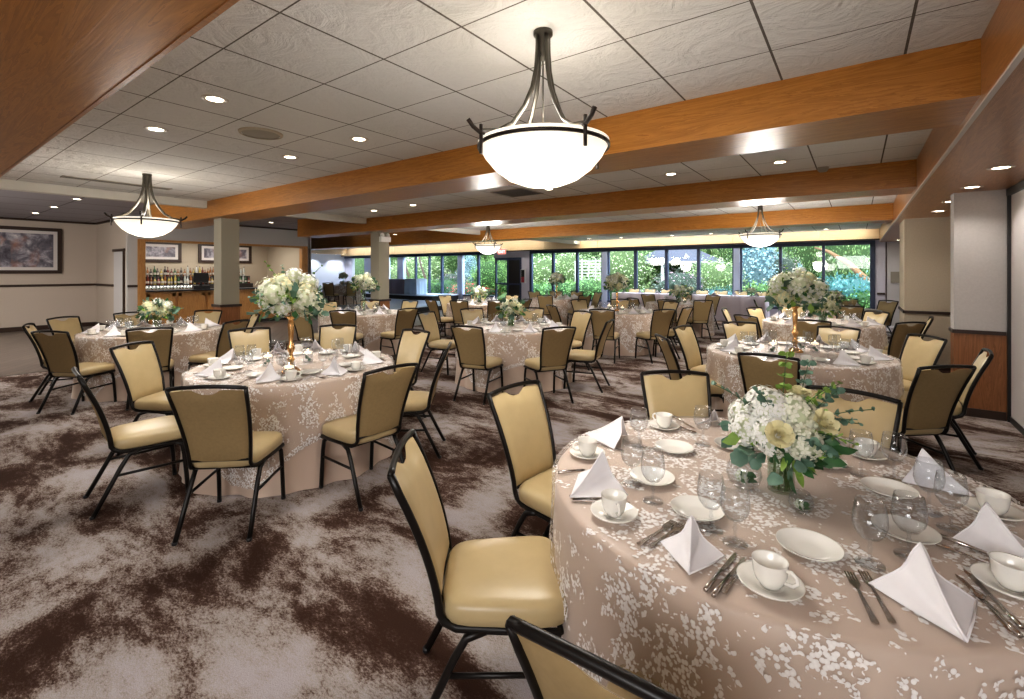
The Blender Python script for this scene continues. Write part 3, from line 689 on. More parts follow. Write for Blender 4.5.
# ------------------------------------------------------------------ tablecloths
R0, ZT = .81, .77
def make_cloth(seed, Rt=R0):
    r = random.Random(seed); n = 192; v = []; f = []; ph = [r.uniform(0, 6.28) for _ in range(5)]
    def fold(a): return .5*math.sin(9*a+ph[0])+.35*math.sin(14*a+ph[1]+.7*math.sin(3*a+ph[3]))+.3*math.sin(23*a+ph[2])
    prof = [(.0, 0, 0), (Rt*.6, 0, 0), (Rt-.02, 0, 0), (Rt-.004, -.003, 0), (Rt+.003, -.012, .02), (Rt+.006, -.10, .25), (Rt+.009, -.25, .55), (Rt+.012, -.45, .85), (Rt+.018, -.64, 1), (Rt+.026, -.745, 1.15), (Rt+.03, -.763, 1.2)]
    for q, (rr, z, am) in enumerate(prof):
        for j in range(n):
            a = 2*PI*j/n; x = rr+.028*am*fold(a)
            v.append((x*math.cos(a), x*math.sin(a), ZT-.004+z))
    for i in range(len(prof)-1):
        for j in range(n): f.append((i*n+j, i*n+(j+1) % n, (i+1)*n+(j+1) % n, (i+1)*n+j))
    mb = MB().add(v, f); return mb, fold
def make_overlay(seed, rot, fold, half=1.22, Rt=R0):
    n = 288; v = []; f = []; uv = []; hem = []
    rr0 = [0, .3, .6, Rt-.02, Rt-.002]; K = 12
    ring = []
    for j in range(n):
        a = 2*PI*j/n; b = a-rot
        p = half/max(abs(math.cos(b)), abs(math.sin(b)))
        p = min(p, half*1.30+.10*(p-half*1.3)) if p > half*1.3 else p
        drop = min(p-Rt, .70)+.012*abs(math.sin(b*60)); ring.append((a, drop, fold(a)))
    for r in rr0:
        for a, d, fo in ring: v.append((r*math.cos(a), r*math.sin(a), ZT)); uv.append((r*math.cos(a), r*math.sin(a))); hem.append(1)
    for k in range(K+1):
        for a, d, fo in ring:
            s = d*k/K; am = min(1.2, s/.6); x = Rt+.012+.018*s/.6+.030*am*fo+(.012*math.sin(31*a)*am)*(1 if s > .2 else 0)
            x = max(x, Rt+.010+.020*s/.6+.028*am*fo+.006)
            z = ZT-(s if k else .004)+(.0); z = ZT-.004-s*.985 if k else ZT-.003
            v.append((x*math.cos(a), x*math.sin(a), z)); q = Rt+.022+s; uv.append((q*math.cos(a), q*math.sin(a))); hem.append(d-s)
    m = len(rr0)+K+1
    for i in range(m-1):
        for j in range(n): f.append((i*n+j, i*n+(j+1) % n, (i+1)*n+(j+1) % n, (i+1)*n+j))
    return MB().add(v, f), uv, hem
for i, (T, (tx, ty, ph)) in enumerate(TABLES.items()):
    mb, fold = make_cloth(i+3)
    z0 = .203 if T == 'T13' else 0
    o = link('tablecloth', mb.mesh('tablecloth', M['satin']), None, (tx, ty, z0)); tag(o, 'blush floor-length satin tablecloth on ' + ph, 'tablecloth', 'blush satin tablecloths')
    rot = {'T1': 1.03, 'T2': 1.45, 'T5': .85}.get(T, rnd.uniform(0, 1.5))
    mo, uv, hem = make_overlay(i, rot, fold, 1.26 if T == 'T1' else 1.2)
    uv = [(a+i*3.7, b+i*1.9) for a, b in uv]
    o = link('lace_overlay', mo.mesh('lace_overlay', M['lace'], uv, hem), None, (tx, ty, z0)); tag(o, 'sheer white floral lace overlay draped on ' + ph, 'lace overlay', 'white lace overlays')

# ------------------------------------------------------------------ tableware
def make_plate(r=.085, name='bread_plate'):
    def f(): return link(name, MB().lathe([(0, .004), (r*.35, .004), (r*.62, .005), (r*.72, .010), (r*.97, .018), (r, .0195), (r*.99, .016), (r*.70, .004), (r*.55, 0), (0, 0)], 36).mesh(name, M['china']))
    return f
def make_saucer():
    r = .078
    return link('saucer', MB().lathe([(0, .004), (r*.4, .004), (r*.42, .006), (r*.95, .018), (r, .019), (r*.97, .014), (r*.55, .002), (0, 0)], 32).mesh('saucer', M['china']))
def make_cup():
    t = empty('coffee_cup')
    link('body', MB().lathe([(0, .0), (.024, 0), (.025, .004), (.033, .012), (.039, .03), (.042, .062), (.0425, .064), (.040, .062), (.036, .03), (.028, .012), (0, .009)], 28).mesh('body', M['china']), t)
    link('handle', MB().tube([(.038, 0, .052), (.052, 0, .056), (.064, 0, .048), (.066, 0, .035), (.056, 0, .023), (.036, 0, .020)], .0045, 8).mesh('handle', M['china']), t)
    return t
def make_goblet():
    t = empty('stemmed_goblet')
    link('bowl', MB().lathe([(.005, .062), (.022, .070), (.035, .088), (.040, .108), (.038, .135), (.033, .165), (.0322, .165), (.037, .135), (.039, .108), (.034, .089), (.021, .072), (.0, .066)], 24).mesh('bowl', M['glass']), t)
    link('stem', MB().lathe([(.005, .064), (.004, .05), (.007, .042), (.004, .034), (.004, .01), (.008, .005)], 12).mesh('stem', M['glass']), t)
    link('foot', MB().lathe([(.0, .006), (.012, .005), (.033, .002), (.034, .0), (0, 0)], 24).mesh('foot', M['glass']), t)
    return t
def make_napkin():
    # a square folded to a stiff triangle and stood up as a tent
    A = Vector((0, .05, .118)); Fp = Vector((0, -.125, .012)); Lf = Vector((-.115, .045, 0)); Rf = Vector((.115, .045, 0))
    v = []; f = []; n = 8
    for off in (0, .004):
        for side, Q in ((-1, Lf), (1, Rf)):
            base = len(v)
            for i in range(n+1):
                for j in range(n+1):
                    s, t_ = i/n, j/n
                    P_ = A.lerp(Fp, s); Qq = Q.lerp(Fp, s)
                    p = P_.lerp(Qq, t_); bulge = (-.016*math.sin(PI*t_)+.004*math.sin(3*PI*t_))*(1-s)**.7; p += Vector((0, -.022*math.sin(PI*s)*(1-t_)*.3, -.014*math.sin(PI*s)*(1-t_)))
                    p = p+Vector((side*bulge, -bulge*.4, bulge*.5))
                    p.z = max(p.z-off, .001+(.0 if off else .002)); p.x -= side*off*.8
                    v.append(p)
            for i in range(n):
                for j in range(n):
                    a = base+i*(n+1)+j; f.append((a, a+1, a+n+2, a+n+1))
    mb = MB().add(v, f)
    for side, Q in ((-1, Lf), (1, Rf)):
        pts = []
        for k in range(9):
            bl = -.016*math.sin(PI*k/8)+.004*math.sin(3*PI*k/8); p = A.lerp(Q, k/8)+Vector((side*bl, -bl*.4, bl*.5)); p.z = max(p.z, .003); pts.append(p)
        mb.tube(pts, .0024, 6)
    mb.tube([A.lerp(Fp, k/8)+Vector((0, -.0066*math.sin(PI*k/8), -.014*math.sin(PI*k/8))) for k in range(9)], .0035, 6)
    mb.tube([Rf+Vector((0, 0, .003)), Rf.lerp(Fp, .5)+Vector((.003, 0, 0)), Fp], .003, 6)
    return link('folded_napkin', mb.mesh('folded_napkin', M['napkin']))
def flatshape(outl, z0, z1):
    n = len(outl); v = [(x, y, z0) for x, y in outl]+[(x, y, z1) for x, y in outl]
    return v, [tuple(range(n))[::-1], tuple(range(n, 2*n))]+[(i, (i+1) % n, n+(i+1) % n, n+i) for i in range(n)]
def handle_out(l0, l1, w0, w1): return
def make_fork():
    t = empty('table_fork')
    out = [(-.0035, .03), (-.0055, -.06), (-.008, -.095), (0, -.10), (.008, -.095), (.0055, -.06), (.0035, .03)]
    link('handle', MB().add(*flatshape(out, .001, .0045), smooth=False).mesh('handle', M['steel']), t)
    mb = MB().add(*flatshape([(-.0035, .03), (.0035, .03), (.012, .05), (.012, .062), (-.012, .062), (-.012, .05)], .002, .0045), smooth=False)
    for k in range(4): mb.box(-.012+k*.0066, -.012+k*.0066+.0036, .062, .10, .003, .005)
    link('tines', mb.mesh('tines', M['steel']), t); return t
def make_knife():
    t = empty('table_knife')
    link('handle', MB().tube([(0, -.11, .005), (0, -.08, .005), (0, .0, .005)], [.006, .0065, .0045], 8).mesh('handle', M['steel']), t)
    link('blade', MB().add(*flatshape([(-.005, 0), (.006, 0), (.009, .05), (.008, .09), (0, .115), (-.004, .10)], .001, .003), smooth=False).mesh('blade', M['steel']), t); return t
def make_spoon():
    t = empty('teaspoon')
    out = [(-.003, .03), (-.0045, -.05), (-.007, -.08), (0, -.085), (.007, -.08), (.0045, -.05), (.003, .03)]
    link('handle', MB().add(*flatshape(out, .001, .0045), smooth=False).mesh('handle', M['steel']), t)
    mb = MB(); v = []; f = []
    for i in range(5):
        for j in range(12):
            a = 2*PI*j/12; k = i/4; v.append((.013*k*math.cos(a), .048+.021*k*math.sin(a), .001+.005*k*k))
    for i in range(4):
        for j in range(12): f.append((i*12+j, i*12+(j+1) % 12, (i+1)*12+(j+1) % 12, (i+1)*12+j))
    mb.add(v, f); link('bowl', mb.mesh('bowl', M['steel']), t); return t
MK = dict(plate=(make_plate(), 'bread plate', 'white oval-looking bread plate', 'plate', 'white bread plates'), saucer=(make_saucer, 'saucer', 'white china saucer', 'saucer', 'white saucers'),
          cup=(make_cup, 'cup', 'white coffee cup', 'cup', 'white coffee cups'), goblet=(make_goblet, 'goblet', 'clear goblet', 'glass', 'clear stemmed goblets'),
          napkin=(make_napkin, 'napkin', 'white tent-folded napkin', 'napkin', 'white folded napkins'), fork=(make_fork, 'fork', 'steel dinner fork', 'fork', 'steel forks'),
          knife=(make_knife, 'knife', 'steel table knife', 'knife', 'steel knives'), spoon=(make_spoon, 'spoon', 'steel teaspoon', 'spoon', 'steel teaspoons'))
def ware(kind, x, y, rz, where, z=ZT+.0012):
    mk, _, lab, cat, grp = MK[kind]
    if kind == 'plate': lab = 'small white bread plate'
    return place('ware_'+kind, mk, (x, y, z), rz, lab+' '+where, cat, grp)

# nearest table: placed one by one
def T1w(kind, px, py, rz, where, z=ZT+.0012, dz=0):
    x, y = un(px, py, z+dz); return ware(kind, x, y, rz, where, z)
def dirpx(a, b, z=ZT):                # heading of a thing whose local +Y runs from pixel a to pixel b
    p, q = un(*a, z), un(*b, z); return math.atan2(q[1]-p[1], q[0]-p[0])-PI/2
for px, py, rz, w in [(587.5, 456, -2.4, 'at the left edge of the nearest table'), (614, 516, -.9, 'at the near left of the nearest table'), (770, 587, -.3, 'at the front edge of the nearest table'),
                  (664, 428, 2.9, 'at the far left of the nearest table'), (866, 457, .8, 'at the far right of the nearest table'), (993, 514, .9, 'behind the right napkin of the nearest table'), (1012, 589, .5, 'at the right frame edge of the nearest table')]:
    x, y = un(px, py, ZT); ware('saucer', x, y, 0, w); ware('cup', x, y, rz, 'on the saucer '+w, ZT+.0074)
for px, py, w in [(674, 450, 'far left, beside the cup at the back of the nearest table'), (652, 480, 'left, behind the single goblet of the nearest table'), (697, 513, 'left, behind the front left napkin'), (809, 550, 'front centre between cup and forks'),
                  (905, 534, 'right, behind the near goblets'), (889, 492, 'right, behind the votive with leaf'), (734, 447, 'at the back left of the nearest bouquet'), (823, 464, 'at the back right of the nearest bouquet')]:
    T1w('plate', px, py, 0, w)
tcx, tcy = TABLES['T1'][:2]
def nap(a, f, w, sc=1.25):            # a: pixel below the apex, f: pixel of the low front tip
    p, q = un(*a, ZT), un(*f, ZT); ang = math.atan2(q[1]-p[1], q[0]-p[0])
    o = ware('napkin', p[0]+math.cos(ang)*.05*sc, p[1]+math.sin(ang)*.05*sc, ang+PI/2, w); o.scale = (sc*.80, sc*.85, sc*.86)
nap((624, 443), (585, 436), 'farthest left on the nearest table', 1.2); nap((604, 484), (578, 497), 'second from left on the nearest table', 1.25)
nap((692, 548), (690, 568), 'front left on the nearest table, beside the forks', .95); nap((918, 590), (960, 640), 'front right on the nearest table, beside the forks', 1.22)
nap((984, 540), (1020, 562), 'right edge of the nearest table, by the cup', 1.15); nap((920, 478), (955, 492), 'far right on the nearest table', 1.15); nap((714, 428), (722, 414), 'back of the nearest table, left of the bouquet', .9)
nap((835, 452), (850, 441), 'back of the nearest table, right of the bouquet', .9)
for px, py, w in [(639, 446, 'far left, behind the left napkin'), (632, 484, 'left, beside the bread plate'), (653, 501, 'left, the nearer one beside the plate'), (703, 444, 'at the back by the left plate'),
                  (711, 530, 'behind the front left napkin'), (735, 543, 'right of the front left napkin'), (861, 475, 'at the back right by the cup'), (894, 478, 'at the back right, before the napkin'),
                  (929, 512, 'at the right, taller behind'), (951, 529, 'at the right, by the right napkin'), (870, 564, 'at the front right, left one'), (909, 556, 'at the front right, right one')]:
    o = T1w('goblet', px, py, 0, 'on the nearest table '+w); o.scale = (1.05,)*3
def cut(kind, a, b, w):
    p, q = un(*a, ZT), un(*b, ZT); T = MK[kind]
    o = ware(kind, (p[0]+q[0])/2, (p[1]+q[1])/2, dirpx(a, b), w); return o
cut('fork', (632, 550), (679, 520), 'left one beside the front left napkin'); cut('fork', (644, 552), (688, 522), 'right one beside the front left napkin')
cut('knife', (707, 590), (734, 556), 'between front left napkin and front cup'); cut('knife', (717, 593), (741, 563), 'next to the front cup saucer'); cut('spoon', (724, 594), (747, 566), 'beside the front cup saucer')
cut('fork', (882, 638), (845, 566), 'outer one left of the front right napkin'); cut('fork', (894, 627), (862, 572), 'inner one left of the front right napkin')
cut('knife', (1019, 637), (957, 577), 'right of the front right napkin'); cut('knife', (1020, 628), (965, 572), 'right of the front right napkin, farther one'); cut('spoon', (1010, 632), (972, 590), 'right of the front right napkin')
cut('fork', (573, 497), (622, 500), 'under the second left napkin'); cut('fork', (577, 501), (625, 505), 'under the second left napkin, nearer one'); cut('knife', (568, 473), (600, 470), 'left edge of the nearest table')
cut('knife', (668, 414), (700, 432), 'at the back, right of the far cup'); cut('spoon', (673, 424), (700, 436), 'at the back of the nearest table'); cut('knife', (960, 545), (1015, 566), 'under the right napkin'); cut('fork', (955, 552), (1008, 572), 'under the right napkin'); cut('fork', (588, 440), (622, 452), 'under the farthest left napkin')

def settings(T, full):
    tx, ty, ph = TABLES[T]; by = {}
    z0 = (.203 if T == 'T13' else 0)
    L = sorted(SEATS[T], key=lambda s: math.atan2(s[1]-ty, s[0]-tx))
    for s in L:
        sec = sector(tx, ty, s[0], s[1]); by[sec] = by.get(sec, 0)+1
        if by[sec] > 1: sec += ' second'
        w = 'at the %s seat of %s' % (sec, ph)
        a = math.atan2(s[1]-ty, s[0]-tx); c, s_ = math.cos(a), math.sin(a)
        def at(rad, side):           # side>0 : the sitter's right
            return tx+c*rad-s_*side, ty+s_*rad+c*side
        rz = a+PI/2
        items = [('napkin', .64, 0), ('cup', .64, .175), ('plate', .47, -.125), ('goblet', .475, .07)]
        if full >= 1: items += [('saucer', .64, .175), ('goblet', .40, .02)]
        if full >= 2: items += [('fork', .64, -.15), ('knife', .64, .11), ('spoon', .66, .13)]
        j1, j2 = rnd.uniform(-.01, .01), rnd.uniform(-.008, .008)
        for kind, rr, sd in items:
            x, y = at(rr+j1, sd+j2)
            zz = ZT+.0012+z0 + (.0062 if (kind == 'cup' and full >= 1) else 0)
            ww = ('(left one) ' if kind == 'goblet' and sd < .05 and full >= 1 else '(right one) ' if kind == 'goblet' and full >= 1 else '')+w
            o = ware(kind, x, y, rz+rnd.uniform(-.25, .25) if kind in ('napkin', 'cup') else rz+(PI if kind in ('fork', 'knife', 'spoon') else 0), ww, zz)
            if kind == 'napkin': o.scale = (.95, 1.0, 1.05)
for T, fu in dict(T2=2, T7=2, T3=1, T4=1, T5=1, T6=1, T8=1, T9=0, T10=0, T11=0, T12=0, T13=0).items(): settings(T, fu)

# ------------------------------------------------------------------ flowers
def hydrangea_mesh(r, nf, mat, seed):
    q = random.Random(seed); mb = MB()
    for i in range(nf):
        z = 1-2*(i+.5)/nf*.93; a = i*2.39996+q.uniform(-.2, .2); s = math.sqrt(max(0, 1-z*z))
        n = Vector((s*math.cos(a), s*math.sin(a), z)); c = n*r*q.uniform(.90, 1.08); t = n.orthogonal().normalized(); b = n.cross(t); ro = q.uniform(0, 1.6)
        fs = r*q.uniform(.19, .27)
        for k in range(4):
            an = ro+k*PI/2; d = t*math.cos(an)+b*math.sin(an); e = n.cross(d)
            mb.add([c, c+d*fs*.55+e*fs*.42+n*fs*.15, c+d*fs*1.05+n*fs*.1, c+d*fs*.55-e*fs*.42+n*fs*.15], [(0, 1, 2, 3)])
    mb.lathe([(0, -r*.8), (r*.55, -r*.6), (r*.84, 0), (r*.6, r*.6), (0, r*.85)], 10, 1)
    return mb.mesh('flower_head', [mat, M['petal_core']])
HY_HI = [hydrangea_mesh(.062, 110, M['petal_w'], 1), hydrangea_mesh(.058, 100, M['petal'], 2)]
HY_LO = [hydrangea_mesh(.060, 46, M['petal_w'], 3), hydrangea_mesh(.062, 46, M['petal'], 4), hydrangea_mesh(.055, 40, M['petal_c'], 5)]
def rose_mesh():
    mb = MB(); q = random.Random(4)
    for L in range(5):
        R = .008+.0065*L; h = .040-.0025*L; n = 3+L
        for k in range(n):
            a0 = 2*PI*k/n+L*.7; w = 2*PI/n*.75; v = []
            for i in range(5):
                for j in range(4):
                    a = a0+(i/4-.5)*w*1.3; t = j/3; rr = R*(.62+.38*t**.5)+(.0012*L*t**4*4); v.append((rr*math.cos(a), rr*math.sin(a), h*t-(.004*L*(i/4-.5)**2*4*t)+.006))
            mb.add(v, [(i*4+j, (i+1)*4+j, (i+1)*4+j+1, i*4+j+1) for i in range(4) for j in range(3)])
    return mb.mesh('rose', M['petal_c'])
ROSE = rose_mesh()
def leaf_round(mb, c, d, size, q, mi=0):
    d = d.normalized(); t = d.orthogonal().normalized(); t = Matrix.Rotation(q.uniform(0, 6.28), 3, d) @ t; n = d.cross(t); v = [c]
    for k in range(7):
        a = PI*(k/6-.5)*1.9; v.append(c+d*size*(.55+.5*math.cos(a))+t*size*.48*math.sin(a)+n*size*.12*math.cos(a*2))
    mb.add(v, [(0, i, i+1) for i in range(1, 7)], mi)
def leaf_long(mb, c, d, size, q, mi=0):
    d = d.normalized(); t = d.orthogonal().normalized(); t = Matrix.Rotation(q.uniform(0, 6.28), 3, d) @ t; n = d.cross(t)
    v = [c, c+d*size*.4+t*size*.28, c+d*size*.75+t*size*.2-n*size*.08, c+d*size-n*size*.2, c+d*size*.75-t*size*.2-n*size*.08, c+d*size*.4-t*size*.28, c+d*size*.45+n*size*.05]
    mb.add(v, [(0, 1, 6), (1, 2, 6), (2, 3, 6), (3, 4, 6), (4, 5, 6), (5, 0, 6)], mi)
def foliage(R, cz, n, seed, big=.05, zr=(-.65, .9)):
    q = random.Random(seed); mb = MB()
    for i in range(n):
        z = q.uniform(*zr); a = q.uniform(0, 2*PI); s = math.sqrt(1-z*z); d = Vector((s*math.cos(a), s*math.sin(a), z*.8))
        p = Vector((0, 0, cz))+d*R*q.uniform(.55, 1.0); mi = q.choice((0, 0, 1, 1, 2))
        (leaf_round if mi == 1 else leaf_long)(mb, p, d+Vector((q.uniform(-.6, .6), q.uniform(-.6, .6), q.uniform(-.7, .4))), big*q.uniform(.7, 1.3), q, mi)
    return mb
def sprays(R, cz, n, seed, ln=.12):
    q = random.Random(seed); mb = MB()
    for i in range(n):
        a = q.uniform(0, 2*PI); el = q.uniform(-.3, 1.2); d = Vector((math.cos(a)*math.cos(el), math.sin(a)*math.cos(el), math.sin(el)))
        p = Vector((0, 0, cz))+d*R*.6; L = R*.55+ln*q.uniform(.6, 1.2); pts = [p+d*L*k/5+Vector((0, 0, -.03*(k/5)**2)) for k in range(6)]
        mb.tube(pts, .0015, 4); mi = q.choice((1, 1, 2))
        for k in range(1, 6):
            for sgn in (-1, 1):
                sd = d.cross(Vector((0, 0, 1)) if abs(d.z) < .9 else Vector((1, 0, 0))).normalized()*sgn
                leaf_round(mb, pts[k], sd+d*.5+Vector((0, 0, q.uniform(-.3, .5))), .026*q.uniform(.7, 1.2)*(1.3-k*.12), q, mi)
    return mb
LV = [M['leaf'], M['leaf_g'], M['leaf_l']]
def heads(t, meshes, spots):
    for i, (x, y, z, s) in enumerate(spots):
        o = link('flower_head', meshes[i % len(meshes)], t, (x, y, z)); o.scale = (s,)*3; o.rotation_euler = (rnd.uniform(-.5, .5), rnd.uniform(-.5, .5), rnd.uniform(0, 6))
def ball_spots(R, cz, n, seed, s=1.0, zmin=-.35):
    q = random.Random(seed); out = []
    for i in range(n):
        z = lerp(.98, zmin, (i+.3)/n); a = i*2.39996+q.uniform(-.25, .25); k = math.sqrt(1-z*z)
        rr = R*q.uniform(.62, .82); out.append((rr*k*math.cos(a), rr*k*math.sin(a), cz+rr*z*.85, s*q.uniform(.8, 1.15)))
    return out
def stems(h, r, n=9):
    mb = MB(); q = random.Random(5)
    for i in range(n):
        a = q.uniform(0, 6.28); b = q.uniform(0, 6.28); mb.tube([(r*.7*math.cos(a), r*.7*math.sin(a), .008), (r*.8*math.cos(b), r*.8*math.sin(b), h)], .003, 5)
    return mb
def vase_mesh(r, h):
    return MB().lathe([(0, .0), (r, 0), (r, h), (r-.003, h), (r-.003, .012), (0, .012)], 28)
def low_bouquet(hi=False, sc=1.0):
    def f():
        t = empty('flower_arrangement')
        link('vase', vase_mesh(.045, .155).mesh('vase', M['vase']), t)
        link('stems', stems(.17, .04, 14).mesh('stems', M['stem']), t)
        if hi:
            heads(t, HY_HI, [(-.07, -.07, .225, 1.15), (.01, -.11, .215, 1.1), (-.12, .0, .225, 1.0), (.02, -.05, .29, 1.25), (-.05, -.02, .30, 1.15), (.08, -.06, .265, .95), (-.02, .07, .29, 1.2), (.09, .05, .27, 1.0), (-.09, .08, .25, 1.0), (.03, .11, .24, 1.0)])
            for x, y, z, rx, ry in ((.065, -.13, .285, .9, .3), (.06, .0, .345, .2, .1), (-.09, -.14, .25, 1.0, -.5)):
                o = link('rose', ROSE, t, (x, y, z)); o.rotation_euler = (rx, ry, 0); o.scale = (.85,)*3
            link('foliage', foliage(.18, .20, 100, 11, .055, zr=(-.7, .25)).mesh('foliage', LV), t)
            link('leaf_spray', sprays(.19, .22, 13, 12, .08).mesh('leaf_spray', LV), t)
            mb = MB(); q = random.Random(3)
            for (sx, sy, ex, ey, ez) in ((.0, .0, .02, .0, .50), (.05, .0, .12, .03, .46), (.08, 0, .22, .02, .36)):
                pts = [Vector((lerp(sx, ex, k/6), lerp(sy, ey, k/6), lerp(.26, ez, k/6))) for k in range(7)]; mb.tube(pts, .0015, 4)
                for k in range(1, 7):
                    for s_ in range(4): leaf_round(mb, pts[k], Vector((math.cos(s_*1.57+k), math.sin(s_*1.57+k), .2)), .028, q, 2 if ex < .05 else 1)
            link('tall_sprig', mb.mesh('tall_sprig', LV), t)
        else:
            heads(t, HY_LO, ball_spots(.15, .22, 9, 3, 1.05))
            link('foliage', foliage(.17, .21, 90, 21, .06).mesh('foliage', LV), t)
            link('leaf_spray', sprays(.15, .23, 7, 22, .10).mesh('leaf_spray', LV), t)
        return t
    return f
def tall_bouquet(kind):
    def f():
        t = empty('tall_flower_arrangement'); h = .44
        if kind == 'gold':
            prof = [(0, 0), (.07, 0), (.072, .01), (.05, .03), (.02, .05), (.018, .08), (.030, .10), (.018, .12), (.014, .15), (.028, .18), (.03, .20), (.016, .23), (.02, .30), (.026, .38), (.016, .42), (.04, .44), (.045, .45), (0, .45)]
            link('candlestick_stand', MB().lathe(prof, 20).mesh('candlestick_stand', M['gold']), t)
        else:
            link('vase', MB().lathe([(0, 0), (.06, 0), (.06, .008), (.03, .03), (.026, .10), (.032, .3), (.05, .45), (.047, .45), (.028, .3), (.02, .05), (0, .03)], 20).mesh('vase', M['vase'] if kind == 'glass' else M['gold']), t)
        heads(t, HY_LO, ball_spots(.25, .60, 20, 8, 1.42, -.6))
        link('foliage', foliage(.25, .56, 150, 31, .075).mesh('foliage', LV), t)
        link('leaf_spray', sprays(.22, .58, 10, 32, .12).mesh('leaf_spray', LV), t)
        return t
    return f
def ctr(T, mk, key, lab, sc=1.0, px=None, rz=0):
    tx, ty, ph = TABLES[T]; z0 = .203 if T == 'T13' else 0
    if px: tx, ty = un(px[0], px[1], ZT)
    place(key, mk, (tx, ty, ZT+.0012+z0), rz, lab, 'flower arrangement', 'white and green wedding bouquets', sc)
ctr('T1', low_bouquet(True), 'bq_hi', 'low glass vase of white hydrangea and eucalyptus on the nearest table', 1.0, (781, 490), TH)
ctr('T3', low_bouquet(), 'bq_lo', 'low white bouquet on the table in front of the bar', 1.2, (157, 329))
ctr('T5', low_bouquet(), 'bq_lo', 'low white bouquet in clear vase on the middle table', 1.15, (511, 326), 1)
ctr('T8', low_bouquet(), 'bq_lo', 'low white bouquet behind the tall one at right', 1.2, (823, 324.5), 2)
ctr('T9', low_bouquet(), 'bq_lo', 'low cream bouquet on the far table before the exit door', 1.2, None, 3)
ctr('T11', low_bouquet(), 'bq_lo', 'low white bouquet on the table before the head tables', 1.3, None, 4)
ctr('T12', low_bouquet(), 'bq_lo', 'low white bouquet on the farthest right table', 1.1, None, 4)
ctr('T2', tall_bouquet('gold'), 'bq_gold', 'tall white hydrangea bouquet on gold candlestick, left front table', 1.0, (291, 372))
ctr('T7', tall_bouquet('gold'), 'bq_gold', 'tall white bouquet on gold stand behind the nearest table', 1.02, (795, 352), 1)
ctr('T4', tall_bouquet('glass'), 'bq_glass', 'tall white bouquet on clear stand beside the second pillar', .95, (364, 312), 1)
ctr('T6', tall_bouquet('gold'), 'bq_gold', 'tall cream bouquet on thin stand at the middle far table', .95, None, 2)
ctr('T10', tall_bouquet('gold'), 'bq_gold', 'tall thin cream bouquet before the windows right of the exit', .95, None, 3)
ctr('T13', tall_bouquet('glass'), 'bq_glass', 'tall bouquet on the far left platform table', .7, None, 2)

# votives and candles
def mk_fishbowl():
    t = empty('votive_bowl')
    link('bowl', MB().lathe([(0, 0), (.03, .0), (.052, .02), (.062, .052), (.056, .085), (.040, .110), (.038, .110), (.053, .085), (.059, .052), (.049, .022), (.0, .006)], 28).mesh('bowl', M['glass']), t)
    mb = MB(); q = random.Random(1)
    for k in range(7): leaf_round(mb, Vector((q.uniform(-.02, .02), q.uniform(-.02, .02), q.uniform(.02, .06))), Vector((q.uniform(-1, 1), q.uniform(-1, 1), .2)), .034, q)
    link('leaves', mb.mesh('leaves', M['leaf']), t)
    o = link('blossom', HY_LO[0], t, (.012, -.01, .035)); o.scale = (.45,)*3
    return t
def mk_candle():
    t = empty('candle_holder')
    link('glass_cylinder', MB().lathe([(0, .003), (.038, .003), (.038, .11), (.036, .11), (.036, .006), (0, .006)], 24).mesh('glass_cylinder', M['glass']), t)
    link('candle', MB().lathe([(0, .07), (.03, .07), (.031, .085), (.0, .092)], 20).mesh('candle', M['candle']), t)
    link('flame', MB().lathe([(0, .092), (.003, .097), (.002, .104), (0, .110)], 10).mesh('flame', M['flame']), t)
    mb = MB(); q = random.Random(2)
    for k in range(6): leaf_round(mb, Vector((q.uniform(-.015, .015), q.uniform(-.015, .015), q.uniform(.015, .05))), Vector((q.uniform(-1, 1), q.uniform(-1, 1), .2)), .028, q)
    link('leaves', mb.mesh('leaves', M['leaf_g']), t)
    return t
def cand(mk, key, px, py, lab, sc=1.0, z=ZT+.0012):
    x, y = un(px, py, z); place(key, mk, (x, y, z), rnd.uniform(0, 6), lab, 'candle holder', 'glass votives', sc)
cand(mk_fishbowl, 'fishbowl', 744, 487, 'round glass bowl with leaf and blossom left of the nearest vase', 1.0)
cand(mk_fishbowl, 'fishbowl', 801, 512, 'small glass votive with round leaf before the nearest vase', .62)
for px, py, l in ((268, 366, 'left of'), (308, 362, 'right of'), (289, 378, 'in front of')): cand(mk_candle, 'candle', px, py, 'lit candle glass with leaf %s the left gold candlestick' % l, 1.1)
for px, py, l in ((773, 352, 'left of'), (801, 349, 'just right of'), (815, 352, 'farther right of')): cand(mk_candle, 'candle', px, py, 'lit candle glass with leaf %s the right gold stand' % l, 1.1)
for T, off, l in (('T4', (.25, .1), 'by the bouquet beside the second pillar'), ('T6', (.2, -.2), 'on the middle table with tall thin bouquet'), ('T6', (-.22, .1), 'left of the tall thin middle bouquet'), ('T11', (.2, -.2), 'on the table before the head tables')):
    tx, ty, _ = TABLES[T]; place('candle', mk_candle, (tx+off[0], ty+off[1], ZT+.0012), 0, 'lit candle glass '+l, 'candle holder', 'glass votives', 1.2)

